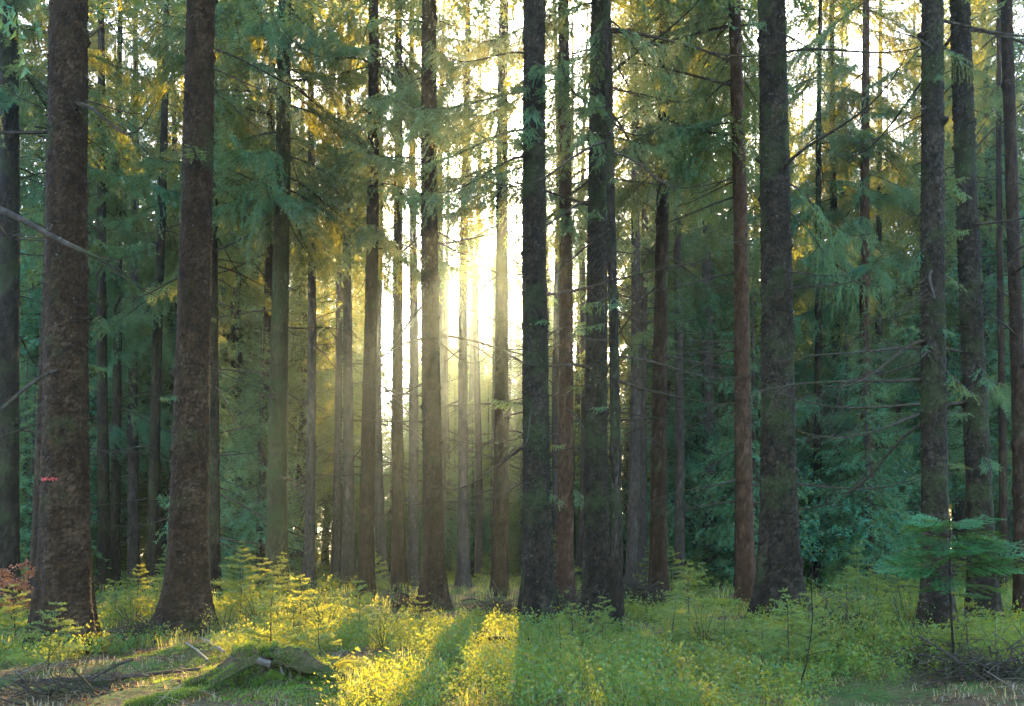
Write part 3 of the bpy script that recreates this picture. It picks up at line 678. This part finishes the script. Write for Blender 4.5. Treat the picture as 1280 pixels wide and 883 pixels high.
# rusty beech sapling at the left edge
def beech():
    rng = np.random.default_rng(8); B = ground_at(14, 792); root = bpy.data.objects.new('beech_sapling', None); COL.objects.link(root); root.location = B
    tag(root, 'beech sapling with dry rusty orange leaves at the left edge', 'sapling', 'beech sapling')
    s = Geo(); lf = Geo(); tips = []
    s.add(*tube(curve((0, 0, -.05), (.05, 0, .85), 9, 0, .02, rng), np.linspace(.012, .003, 9), 6, False))
    for k in range(30):
        z = rng.uniform(.25, .9); a = rng.random() * 6.28; l = rng.uniform(.25, .55); p = curve((.05 * z, 0, z), (math.cos(a) * l, math.sin(a) * l, z + rng.uniform(-.05, .25)), 7, -.03, .02, rng)
        s.add(*tube(p, np.linspace(.004, .001, 7), 4, False)); tips += list(p[2:]) + list((p[3:] + p[2:-1]) / 2)
    T = []
    for c in tips:
        for j in range(5):
            b = c + rng.normal(0, .025, 3); d = norm(rng.normal(0, 1, 3) + [0, 0, -.4]); e = norm(np.cross(d, rng.normal(0, 1, 3))); l = rng.uniform(.028, .05); w_ = l * .3; f_ = np.cross(d, e) * l * .12
            m1, m2 = b + d * l * .33, b + d * l * .7
            T += [b, m1 + e * w_, m1 - e * w_ + f_, m1 + e * w_, m2 + e * w_ * .9, m1 - e * w_ + f_, m2 + e * w_ * .9, m2 - e * w_ * .9 + f_, m1 - e * w_ + f_, m2 + e * w_ * .9, b + d * l + f_, m2 - e * w_ * .9 + f_]
    lf.soup(T); link('stem', s.mesh('stem', [TWIG], True), root); o = link('leaves', lf.mesh('leaves', [BEECH]), root); o['kind'] = 'stuff'
beech()

# bare whip at lower right
def whip():
    rng = np.random.default_rng(5); B = ground_at(997, 880); Y = B[1]
    P = np.array([B - [0, 0, .05]] + [at(x, y, Y) for x, y in ((1002, 850), (1008, 830), (1013, 800), (1016, 770), (1014, 740), (1016, 715), (1012, 690))])
    root = bpy.data.objects.new('bare_sapling', None); COL.objects.link(root); root.location = B
    tag(root, 'thin bare dark whip bending upward in front of the scaly trunk', 'sapling', 'bare whip'); P = P - B
    g = Geo(); g.add(*tube(P, np.linspace(.007, .002, len(P)), 6)); link('stem', g.mesh('stem', [BARK['dark']], True), root)
    for k in range(9):
        i = rng.uniform(2, len(P) - 1.2); b = P[int(i)] + (P[int(i) + 1] - P[int(i)]) * (i % 1); s = rng.choice([-1, 1]); l = rng.uniform(.08, .3)
        h = Geo(); h.add(*tube(curve((0, 0, 0), (s * l, rng.normal(0, .08), l * rng.uniform(-.1, .9)), 6, -.02, .008, rng), np.linspace(.0028, .001, 6), 4)); link('twig', h.mesh('twig', [BARK['dark']]), root, tuple(b))
whip()

# ------------------------------------------------------------------ stumps, logs, sticks, brushwood
def blob(g, c, rx, ry, rz, seed, m=0, nu=40, nv=24, amp=.35, fr=3.0, bottom=-.35):
    u = np.linspace(0, 2 * PI, nu, endpoint=False); v = np.linspace(bottom, PI / 2, nv); V, U = np.meshgrid(v, u, indexing='ij')
    d = np.stack([np.cos(V) * np.cos(U), np.cos(V) * np.sin(U), np.sin(V)], -1).reshape(-1, 3)
    r = 1 + amp * 2 * fbm(d * fr + seed, seed, 5); p = d * r[:, None] * [rx, ry, rz] + c
    i = np.arange(nv - 1)[:, None] * nu; j = np.arange(nu)[None]; j2 = (j + 1) % nu; A, B, C_, D = i + j, i + j2, i + nu + j2, i + nu + j
    g.add(p, np.concatenate([np.stack([A, B, C_], -1).reshape(-1, 3), np.stack([A, C_, D], -1).reshape(-1, 3)]), m); return p
def mossfur(g, pts, nrm, n, rng, l=.02, m=0):
    k = rng.integers(len(pts), size=n); b = pts[k] + rng.normal(0, .012, (n, 3)); d = norm(nrm[k] + rng.normal(0, .6, (n, 3)) + [0, 0, .4]); s = norm(np.cross(d, rng.normal(size=(n, 3)))) * .0035
    g.soup(np.stack([b - s, b + s, b + d * (l * rng.uniform(.5, 1.2, n))[:, None]], 1), m)
def wlog(pts, rad, seed, n=14, rough=.12):
    pts = np.asarray(pts, float); k = len(pts); t = np.linspace(0, 1, k); tt = np.linspace(0, 1, 70)
    P = np.stack([np.interp(tt, t, pts[:, i]) for i in range(3)], -1); R = np.interp(tt, t, rad); v, f = tube(P, R, n, True)
    nv = len(P) * n; c = np.repeat(P, n, 0); d = v[:nv] - c; 
    ang = np.tile(np.arange(n), len(P)); rg = np.random.default_rng(seed); ridge = rg.normal(0, rough * .8, n)[ang]
    v[:nv] = c + d * (1 + rough * 3 * fbm(v[:nv] * 14, seed, 4) + ridge * (.5 + vnoise(v[:nv] * 9, seed)) + rough * 1.6 * fbm(v[:nv] * 45, seed + 3, 3))[:, None]; return v, f

def stump():
    rng = np.random.default_rng(12); C0 = ground_at(318, 856); root = bpy.data.objects.new('mossy_stump', None); COL.objects.link(root); root.location = C0
    tag(root, 'rotten mossy stump with spreading roots in the sunlit foreground', 'stump', 'stumps'); Y = C0[1]
    L = lambda px, py, dy=0: at(px, py, Y + dy) - C0
    g = Geo(); nu, nv = 60, 22; u = np.linspace(0, 2 * PI, nu, endpoint=False)
    top = .18 + .045 * np.sin(u * 2 + 1) + .03 * np.sin(u * 5) + .03 * np.abs(np.sin(u * 11)) + rng.normal(0, .022, nu); rr = .155 * (1 + .14 * np.sin(3 * u) + .08 * np.sin(7 * u + 1))
    rows = []
    for k in range(nv):
        t = k / (nv - 1)
        if t < .62: q = t / .62; z = -.1 + (top + .1) * q; r = rr * (1 + .75 * (1 - q) ** 2.2 * (1 + .4 * np.sin(4 * u)))
        else: q = (t - .62) / .38; z = top - .05 * q ** .5 - .03 * rng.random(nu) * (q > .1); r = rr * (1 - q)
        rows.append(np.stack([r * np.cos(u), r * np.sin(u), z + 0 * u], -1))
    p = np.array(rows).reshape(-1, 3); p = p * (1 + .25 * fbm(p * 16, 4, 4))[:, None]
    i = np.arange(nv - 1)[:, None] * nu; j = np.arange(nu)[None]; j2 = (j + 1) % nu; A, B, C_, D = i + j, i + j2, i + nu + j2, i + nu + j
    g.add(p, np.concatenate([np.stack([A, B, C_], -1).reshape(-1, 3), np.stack([A, C_, D], -1).reshape(-1, 3)]))
    link('wood', g.mesh('stump_wood', [WOODROT], True), root, (-.03, .05, 0))
    for k, (pp, r) in enumerate((
        ([L(320, 815, 0), L(303, 821, -.05), L(284, 834, -.12), L(262, 847, -.2), L(232, 856, -.25)], [.07, .06, .05, .04, .02]),
        ([L(322, 828, -.1), L(300, 836, -.2), L(284, 846, -.28), L(264, 857, -.35)], [.05, .045, .035, .028]),
        ([L(345, 822, 0), L(372, 826, -.05), L(400, 838, -.1), L(425, 848, -.1), L(445, 862, -.1)], [.07, .085, .06, .045, .03]))):
        h = Geo(); h.add(*wlog(pp, r, 40 + k, 22, .24)); o = link('root', h.mesh('root', [WOODROT], True), root)
    h = Geo()
    for k in range(110):
        if k < 60: a = rng.random() * 6.28; b = np.array([-.03 + .135 * math.cos(a), .05 + .135 * math.sin(a), .15])
        else: b = (L(rng.uniform(350, 430), 836, rng.uniform(-.1, .05))) * [1, 1, 0] + [0, 0, .06]
        l = rng.uniform(.04, .17); d = norm(rng.normal(0, .4, 3) + [0, 0, 1]); w_ = rng.uniform(.006, .022)
        v, f = tube([b, b + d * l * .5, b + d * l + rng.normal(0, .012, 3)], [w_, w_ * .8, .001], 5); h.add(v, f, int(rng.random() < .25))
    link('splinters', h.mesh('splinters', [WOODROT, CUT], False), root)['kind'] = 'stuff'
    h = Geo(); h.add(*wlog([L(322, 826, -.25), L(338, 830, -.24)], [.028, .026], 3, 8, .10)); o = link('cut_block', h.mesh('cut_block', [CUT], False), root)
    h = Geo(); P1 = blob(h, L(352, 832, .02) * [1, 1, 0] + [0, 0, .0], .24, .20, .10, 5, amp=.6); P2 = blob(h, L(405, 846, 0) * [1, 1, 0], .26, .18, .10, 9, amp=.75)
    link('rotten_mound', h.mesh('rotten_mound', [WOODROT], True), root)
    h = Geo()
    for P_, n in ((P1, 15000), (P2, 8000), (p + [-.03, .05, 0], 5000)):
        msk = fbm(P_ * 9, 3, 2) > .03; Q = P_[msk] if msk.any() else P_
        c = P_.mean(0); mossfur(h, Q, norm(Q - c + [0, 0, .05]), n, rng, .034)
    for a_, n_ in ((wlog([L(320, 815, 0), L(303, 821, -.05), L(284, 834, -.12), L(262, 847, -.2), L(232, 856, -.25)], [.072, .062, .052, .042, .022], 41)[0], 3500), (wlog([L(345, 822, 0), L(372, 826, -.05), L(400, 838, -.1), L(425, 848, -.1), L(445, 862, -.1)], [.072, .087, .062, .047, .032], 42)[0], 4000)):
        Q = a_[fbm(a_ * 7, 8, 2) > .0]; mossfur(h, Q, np.tile([0, -.3, 1.], (len(Q), 1)), n_, rng, .016)
    pb = wlog([L(322, 828, -.1), L(300, 836, -.2), L(284, 846, -.28), L(264, 857, -.35)], [.052, .047, .037, .03], 41)[0]; mossfur(h, pb, np.tile([0, 0, 1.], (len(pb), 1)), 2500, rng, .014)
    o = link('moss', h.mesh('moss', [MOSSF]), root); o['kind'] = 'stuff'
stump()
def stump2():
    rng = np.random.default_rng(3); a, b, c = ray(903, 778); Y = 14.0; x = at(903, 780, Y)[0]; z = float(gh(x, Y)); root = bpy.data.objects.new('flat_stump', None); COL.objects.link(root); root.location = (x, Y, z)
    tag(root, 'low flat topped stump with a moss cap left of the thick scaly trunk', 'stump', 'stumps')
    g = Geo(); g.add(*wlog([(0, 0, -.1), (0, 0, .1), (0, 0, .22)], [.36, .31, .29], 6, 26, .12)); link('wood', g.mesh('wood', [WOODROT], True), root)
    h = Geo(); P = blob(h, np.array([0, 0, .2]), .32, .3, .05, 2); mossfur(h, P, norm(P - [0, 0, .1]), 5000, rng); link('moss', h.mesh('moss', [MOSSF]), root)['kind'] = 'stuff'
stump2()

def stick(name, label, cat, pts, rad, m, group, lift=.02, n=8, twigs=0, seed=1, moss=0):
    """pts: picture points on the ground"""
    P = []
    for k, q in enumerate(pts):
        b = ground_at(q[0], q[1] + (q[2] if len(q) > 2 else 0)); b[2] += lift
        if len(q) > 2: b = at(q[0], q[1], b[1])
        P.append(b)
    P = np.array(P); B = P.mean(0); B[2] = P[:, 2].min() - .01; rg = np.random.default_rng(seed); g = Geo(); g.add(*wlog(P - B, rad, seed, n, .08))
    for k in range(twigs):
        i = rg.uniform(0, len(P) - 1.01); b = P[int(i)] + (P[int(i) + 1] - P[int(i)]) * (i % 1) - B
        g.add(*tube(curve(b, b + np.array([rg.normal(0, .15), rg.normal(0, .1), rg.uniform(0, .2)]), 5, 0, .01, rg), np.linspace(.004, .0015, 5), 4))
    o = link(name, g.mesh(name, [m], True), None, B); tag(o, label, cat, group)
    if moss:
        h = Geo(); v = wlog(P - B, rad, seed, n, .08)[0]; Q = v[fbm(v * 6, 3, 3) > -.04]; mossfur(h, Q, np.tile([0, -.2, 1.], (len(Q), 1)), moss, rg, .016)
        link('moss', h.mesh('moss', [MOSSF]), o)['kind'] = 'stuff'
    return o
G2 = 'fallen sticks and logs'
stick('fallen_pole', 'long thin brown pole lying along the left foreground', 'stick', [(20, 858), (90, 856), (160, 852), (250, 842)], [.018, .018, .016, .012], TWIG, G2, .04, twigs=5)
stick('fallen_stick', 'pale stick on dark litter below the marked trunk', 'stick', [(22, 852), (42, 842), (60, 832)], [.012, .014, .008], TWIGPALE, G2, .05)
stick('fallen_stick', 'dark stick leaning on the root skirt of the thick brown trunk', 'stick', [(172, 797, -28), (195, 812, -24), (218, 832, -22)], [.012, .014, .010], TWIGPALE, G2, .03)
stick('fallen_stick', 'pale stick lying right before the root skirt', 'stick', [(232, 814), (246, 824), (260, 838)], [.009, .011, .009], TWIGPALE, G2, .09)
stick('broken_log', 'short dark broken log end in the litter left of the stump', 'log', [(118, 862), (134, 856), (148, 852)], [.035, .05, .045], WOODROT, G2, .04, 10)
stick('mossy_log', 'moss covered half buried log at the lower left edge of the picture', 'log', [(160, 890), (200, 880), (245, 870), (290, 860)], [.05, .055, .045, .03], WOODROT, G2, .0, 12, moss=9000)
stick('splintered_root', 'bright splintered piece of wood catching sun beside the root skirt', 'stick', [(256, 810), (266, 818), (280, 828)], [.012, .02, .014], TWIGPALE, G2, .10, 6, twigs=5)
stick('fallen_log', 'dark log reaching left from the foot of the central trunk', 'log', [(590, 806), (625, 806), (660, 808)], [.035, .04, .045], BARK['brown'], G2, .05, 10)
stick('fallen_branch', 'arched twiggy branch rising over the log by the central trunk', 'stick', [(612, 815, -5), (632, 815, -16), (655, 812, -24), (686, 808, -22)], [.010, .011, .009, .006], TWIG, G2, .0, 6, twigs=8)
stick('cut_branch', 'short cut branch poking up at the bottom edge right of centre', 'stick', [(680, 888), (690, 880), (702, 872)], [.016, .018, .018], TWIGPALE, G2, .05, 10)
stick('fallen_stick', 'thin dark sticks lying in green at the bottom centre', 'stick', [(592, 872), (620, 873), (652, 872)], [.008, .009, .006], TWIG, G2, .04, 6, twigs=4)
stick('dead_root', 'twisted dead root lying in bright grass right of the stump', 'stick', [(440, 850), (452, 862), (468, 874), (480, 884)], [.022, .018, .014, .010], TWIG, G2, .04, 8, twigs=4)
stick('fallen_log', 'dark fallen log lying before the flat topped stump', 'log', [(888, 797), (910, 796), (936, 798)], [.03, .034, .03], WOODROT, G2, .06, 10, twigs=4)
stick('fallen_stick', 'pale forked stick standing against the foot of the leaning right trunk', 'stick', [(1222, 800, -25), (1232, 805, -15), (1240, 812, -4)], [.004, .006, .007], TWIGPALE, G2, .0, 6, twigs=7)
stick('fallen_stick', 'pale curved stick in brambles at the lower right corner', 'stick', [(1262, 838, -12), (1268, 850, -4), (1266, 870)], [.006, .008, .008], TWIGPALE, G2, .05, 6, twigs=6)
stick('fallen_stick', 'pale stick in the brushwood right of the central trunk', 'stick', [(720, 796), (732, 792), (742, 790)], [.012, .013, .010], TWIGPALE, G2, .10, 6)
stick('golden_stick', 'sunlit golden stick standing askew at the bottom right of centre', 'stick', [(826, 890), (834, 880, -14), (842, 876, -40)], [.009, .008, .005], TWIGPALE, G2, .02, 6, twigs=3)
stick('fallen_branch', 'grey fallen branch half buried in shaded litter right of the bare whip', 'stick', [(1040, 770), (1075, 782), (1110, 790)], [.014, .016, .012], TWIG, G2, .2, 6, twigs=9)
stick('snapped_pole', 'pale snapped pole leaning on the grey trunk between two brown trunks', 'stick', [(503, 750, -32), (523, 752, -26)], [.02, .025], TWIGPALE, G2, .0, 7)

def brush(px, py, wd, hgt, n, label, seed, m=None, dy=.5):
    rg = np.random.default_rng(seed); B = ground_at(px, py); g = Geo()
    for k in range(n):
        a = rg.random() * 6.28; r = abs(rg.normal(0, .5)) * wd; c = np.array([r * math.cos(a), r * math.sin(a) * dy, 0]); hh = hgt * math.exp(-(r / wd) ** 2); c[2] = rg.uniform(0, hh)
        d = norm(np.array([rg.normal(), rg.normal() * .6, rg.normal() * .35])); l = rg.uniform(.15, .55)
        g.add(*tube(curve(c - d * l, c + d * l, 7, rg.uniform(-.1, .12), .015, rg), np.linspace(.003 + .011 * rg.random() ** 4, .0016, 7), 4))
    o = link('brushwood_heap', g.mesh('brushwood_heap', [m or TWIG]), None, B); tag(o, label, 'brushwood', 'heaps of dead brushwood')
brush(505, 760, .6, .26, 150, 'brushwood heap between the straight brown and the stout brown trunk', 1)
brush(620, 778, .7, .34, 210, 'sunlit brushwood heap left of the central dark trunk', 2)
brush(715, 785, .35, .55, 170, 'twiggy brushwood at the foot of the slim reddish trunk', 3)
brush(795, 766, .55, .55, 340, 'dense brushwood heap left of the straight dark brown trunk', 4)
brush(1045, 800, .6, .28, 180, 'low brushwood heap right of the thick scaly trunk', 5)
brush(1180, 832, .6, .16, 130, 'dark brushwood around the flared foot behind the young fir', 6)
brush(1245, 850, .8, .16, 200, 'dry brambly brushwood in the lower right corner', 7)
brush(90, 868, 1.1, .05, 120, 'dry brushwood strewn over the lower left litter', 8)
brush(180, 805, .3, .22, 120, 'dark twigs piled on the root skirt of the thick brown trunk', 9)

# ------------------------------------------------------------------ ground cover (uncountable)
def frame_density(n, y0, y1, rng, xr=(-60, 1340), power=1.0):
    """points spread over the ground wedge the forest floor shows, density falling with distance"""
    Y = np.sqrt(rng.random(n) * (y1 ** 2 - y0 ** 2) + y0 ** 2) if power == 1 else y0 + (y1 - y0) * rng.random(n)
    px = rng.uniform(xr[0], xr[1], n); x = (px - 640) / F * Y * 1.02; return px, x, Y
def patch(x, y, s, seed): return fbm(np.stack([x * s, y * s, np.zeros_like(x)], -1), seed, 3)

def bil_variant(seed, nl, ls, h=.21):
    rg = np.random.default_rng(seed); T = []
    stems = max(3, nl // 14)
    for s in range(stems):
        a = rg.random() * 6.28; b = rg.normal(0, .05, 3) * [1, 1, 0]; tip = b + np.array([math.cos(a) * .11, math.sin(a) * .11, h * rg.uniform(.6, 1.1)]) * rg.uniform(.7, 1.2)
        q = np.array([.0015, 0, 0]); T += [b - q, b + q, tip]
        for k in range(nl // stems):
            t = rg.uniform(.25, 1.05); c = b + (tip - b) * t + rg.normal(0, .018, 3); d = norm(rg.normal(0, 1, 3) + [0, 0, .4]); e = norm(np.cross(d, rg.normal(0, 1, 3))); l = ls * rg.uniform(.7, 1.3)
            m1 = c + d * l * .5; T += [c, m1 + e * l * .27, m1 - e * l * .27, c + d * l, m1 - e * l * .27, m1 + e * l * .27]
    return np.array(T, np.float32).reshape(-1, 3)
def grass_variant(seed, nb, h=.25, wd=.004):
    rg = np.random.default_rng(seed); T = []
    for k in range(nb):
        a = rg.random() * 6.28; b = rg.normal(0, .04, 3) * [1, 1, 0]; l = h * rg.uniform(.4, 1.15); d = np.array([math.cos(a), math.sin(a), 0]) * l * rg.uniform(.1, .6)
        s = np.array([-math.sin(a), math.cos(a), 0]) * wd * .5; m1 = b + d * .35 + [0, 0, l * .6]; tip = b + d + [0, 0, l * rg.uniform(.7, 1)]
        T += [b - s, b + s, m1 + s * .8, b - s, m1 + s * .8, m1 - s * .8, m1 - s * .8, m1 + s * .8, tip]
    return np.array(T, np.float32).reshape(-1, 3)
def scatter(g, vs, x, y, z, sc, rng, m=0):
    which = rng.integers(len(vs), size=len(x)); ang = rng.random(len(x)) * 6.28
    for i, v in enumerate(vs):
        k = np.where(which == i)[0]
        if not len(k): continue
        ca, sa = np.cos(ang[k]), np.sin(ang[k]); s = sc[k]
        X = (v[None, :, 0] * ca[:, None] - v[None, :, 1] * sa[:, None]) * s[:, None] + x[k][:, None]
        Yy = (v[None, :, 0] * sa[:, None] + v[None, :, 1] * ca[:, None]) * s[:, None] + y[k][:, None]
        Z = v[None, :, 2] * s[:, None] + z[k][:, None]; g.soup(np.stack([X, Yy, Z], -1).reshape(-1, 3), m)

def litterzone(px, Y):
    """bare litter in the lower left and lower right corners and round the stump"""
    py = 685 + EYE * F / Y
    a = (px < 235) & (py > 832); b = (px > 1010) & (py > 862); c = (np.abs(px - 330) < 105) & (py > 838)
    return a | b | c
rng = np.random.default_rng(21)
g = Geo()
for (n, y0, y1, nl, ls, k) in ((1900, 5.6, 9.2, 92, .019, 1.15), (2900, 9.2, 14, 50, .027, 1.1), (3600, 14, 34, 16, .048, 1.3)):
    px, x, y = frame_density(n, y0, y1, rng); vs = [bil_variant(500 + i + int(y0), nl, ls) for i in range(5)]
    pt = patch(x, y, .55, 3); keepm = (pt > -.03 + .08 * (px < 640) - .10 * (patch(x, y, 2.1, 33) > 0)) & ~litterzone(px, y)
    keepm &= ~((px > 470) & (px < 700) & (y > 12.2) & (y < 22) & (rng.random(n) < .75))
    px, x, y, pt = px[keepm], x[keepm], y[keepm], pt[keepm]
    scatter(g, vs, x, y, gh(x, y) - .01, k * rng.uniform(.7, 1.35, len(x)) * (1 + .8 * pt), rng)
tag(link('bilberry_undergrowth', g.mesh('bilberry', [BILBERRY])), 'low leafy bilberry covering the forest floor', 'undergrowth', kind='stuff')
g = Geo()
for (n, y0, y1, nb, h, wd, k) in ((420, 5.4, 9.2, 26, .17, .005, 1), (650, 9.2, 14, 16, .19, .007, 1), (900, 14, 32, 9, .26, .014, 1)):
    px, x, y = frame_density(n, y0, y1, rng); vs = [grass_variant(600 + i + int(y0), nb, h, wd) for i in range(5)]
    pt = patch(x, y, .6, 9); keepm = (pt > -.02 - .16 * ((px > 240) & (px < 860))) & ~litterzone(px, y); px, x, y = px[keepm], x[keepm], y[keepm]
    scatter(g, vs, x, y, gh(x, y) - .01, rng.uniform(.6, 1.3, len(x)), rng)
tag(link('grass', g.mesh('grass', [GRASS])), 'fine grass between the bilberry', 'grass', kind='stuff')
g = Geo(); n = 1500; px, x, y = frame_density(n, 5.2, 12, rng)
py = 685 + EYE * F / y; km = litterzone(px, y) | (rng.random(n) < .16); px, x, y = px[km], x[km], y[km]
scatter(g, [grass_variant(650 + i, 13, .10, .004) * np.array([1.9, 1.9, .8], np.float32) for i in range(6)], x, y, gh(x, y) - .01, rng.uniform(.5, 1.2, len(x)), rng)
tag(link('dry_grass', g.mesh('dry_grass', [DRYGRASS])), 'withered straw coloured grass on the litter', 'grass', kind='stuff')
# twig litter
g = Geo(); n = 4200; px, x, y = frame_density(n, 5.0, 13, rng); km = litterzone(px, y) | (rng.random(n) < .25)
for X_, Y_ in zip(x[km], y[km]):
    a = rng.random() * 6.28; l = rng.uniform(.04, .22); c = np.array([X_, Y_, float(gh(X_, Y_)) + rng.uniform(.0, .05)]); d = np.array([math.cos(a), math.sin(a), rng.normal(0, .25)]) * l
    g.add(*tube(curve(c - d, c + d, 5, -.01, .012, rng), np.linspace(rng.uniform(.0015, .0035), .001, 5), 3, False), int(rng.random() < .25))
tag(link('twig_litter', g.mesh('twig_litter', [TWIG, TWIGPALE])), 'small dry twigs strewn on the forest floor', 'litter', kind='stuff')
# fallen leaves and needle mat flakes
g = Geo(); T = []; n = 14000; px, x, y = frame_density(n, 5.0, 10.5, rng); z = gh(x, y) + rng.uniform(-.005, .03, n)
c = np.stack([x, y, z], -1); a = norm(rng.normal(0, 1, (n, 3)) * [1, 1, .35]); b = norm(np.cross(a, [0, 0, 1]) + rng.normal(0, .3, (n, 3))); l = rng.uniform(.012, .035, n)[:, None]
g.soup(np.stack([c - a * l, c + b * l * .5, c + a * l, c - a * l, c + a * l, c - b * l * .5], 1))
LITTER = leaf_mat('brown_litter', (.05, .028, .014), (.20, .10, .045), (.35, .18, .08), .2, 40, .02)
tag(link('fallen_leaves', g.mesh('fallen_leaves', [LITTER])), 'rusty dry leaves scattered on the litter', 'litter', kind='stuff')
# moss cushions round the stump and lower middle
g = Geo(); rg = np.random.default_rng(90); n = 52000; px, x, y = frame_density(n, 5.2, 9.5, rg, (150, 760)); pt = patch(x, y, 1.6, 14); km = pt > -.02; x, y = x[km], y[km]; n = len(x)
b = np.stack([x, y, gh(x, y) + fbm(np.stack([x * 2.2, y * 2.2, 0 * x], -1), 5, 4) * .10 + .0], -1); d = norm(rg.normal(0, .6, (n, 3)) + [0, 0, 1]); s = norm(np.cross(d, rg.normal(size=(n, 3)))) * .005
g.soup(np.stack([b - s, b + s, b + d * .035 * rg.uniform(.5, 1.2, n)[:, None]], 1))
tag(link('moss_carpet', g.mesh('moss_carpet', [MOSSF])), 'soft green moss round the stump', 'moss', kind='stuff')

# low leafy bushes in the sunlit patch
def bush_meshes():
    out = []
    for i in range(3):
        rg = np.random.default_rng(810 + i); st = Geo(); T = []
        for k in range(26):
            a = rg.random() * 6.28; l = rg.uniform(.2, .5); tip = np.array([math.cos(a) * l * .75, math.sin(a) * l * .75, rg.uniform(.18, .55)]); p = curve((0, 0, -.03), tip, 6, -.05, .015, rg)
            st.add(*tube(p, np.linspace(.004, .0012, 6), 4, False))
            for j in range(34):
                t = rg.uniform(.25, 1.05); c = np.array([np.interp(t, np.linspace(0, 1, 6), p[:, q]) for q in range(3)]) + rg.normal(0, .035, 3); d = norm(rg.normal(0, 1, 3) + [0, 0, .3]); e = norm(np.cross(d, rg.normal(0, 1, 3))); ll = rg.uniform(.014, .028)
                m1 = c + d * ll * .5; T += [c, m1 + e * ll * .3, m1 - e * ll * .3, c + d * ll, m1 - e * ll * .3, m1 + e * ll * .3]
        lf = Geo(); lf.soup(T); out.append((st.mesh('stems', [TWIG]), lf.mesh('leaves', [BILBERRY])))
    return out
BUSH = bush_meshes()
for i, (px, py, sc_, lab) in enumerate(((322, 786, 1.1, 'rounded golden bush between the skirted trunk and the mossy sunbeam trunk'), (278, 800, .8, 'small golden bush against the right side of the root skirt'),
        (352, 802, 1.0, 'rounded leafy bush directly behind the mossy stump'), (408, 800, 1.2, 'wide golden bush behind the rotten right end of the stump'), (452, 796, 1.1, 'golden bush in front of the straight brown trunk'),
        (478, 812, .9, 'low golden bush left of the long trunk shadow'), (388, 778, 1.3, 'leafy bush at the foot of the slender grey trunk'), (520, 800, .8, 'low lit bush below the stout brown trunk'),
        (165, 790, 1.1, 'green bush in the gap between the two massive left trunks'), (1080, 806, 1.3, 'green bush in the dip right of the thick scaly trunk'), (1135, 800, 1.1, 'green bush left of the flared trunk behind the young fir'),
        (880, 815, 1.1, 'green leafy bush below the violet grey trunk'), (730, 812, .9, 'green bush between the central trunk and the slim stem'), (1035, 828, 1.0, 'green bush right of the bare whip'))):
    p = ground_at(px, py); root = bpy.data.objects.new('leafy_bush', None); COL.objects.link(root); root.location = p; root.rotation_euler[2] = px; root.scale = (sc_,) * 3
    tag(root, lab, 'bush', 'leafy bushes in the undergrowth'); link('stems', BUSH[i % 3][0], root)['kind'] = 'stuff'; link('leaves', BUSH[i % 3][1], root)['kind'] = 'stuff'

# ------------------------------------------------------------------ haze
def haze():
    x0, x1, y0, y1, z0, z1 = -262, 262, -50, 290, -1.6, 34.0
    v = [(x, y, z) for z in (z0, z1) for y in (y0, y1) for x in (x0, x1)]
    f = [(0, 2, 3), (0, 3, 1), (4, 5, 7), (4, 7, 6), (0, 1, 5), (0, 5, 4), (2, 6, 7), (2, 7, 3), (0, 4, 6), (0, 6, 2), (1, 3, 7), (1, 7, 5)]
    m, t = mat('morning_haze'); pv = N(t, 'ShaderNodeVolumePrincipled'); pv.inputs['Color'].default_value = (.74, .92, 1, 1)
    pv.inputs['Density'].default_value = HAZE_DENSITY; pv.inputs['Anisotropy'].default_value = HAZE_G
    o = N(t, 'ShaderNodeOutputMaterial'); t.links.new(pv.outputs[0], o.inputs['Volume'])
    g = Geo(); g.add(v, f); ob = link('haze', g.mesh('haze', [m])); ob['kind'] = 'stuff'; ob['label'] = 'thin morning haze between the trunks'
haze()
import os
if os.environ.get('COUNT'):
    print('TRIS', sum(len(m.polygons) for m in bpy.data.meshes), 'OBJ', len(bpy.data.objects))
    for m in sorted(bpy.data.meshes, key=lambda m: -len(m.polygons))[:12]: print(m.name, len(m.polygons))
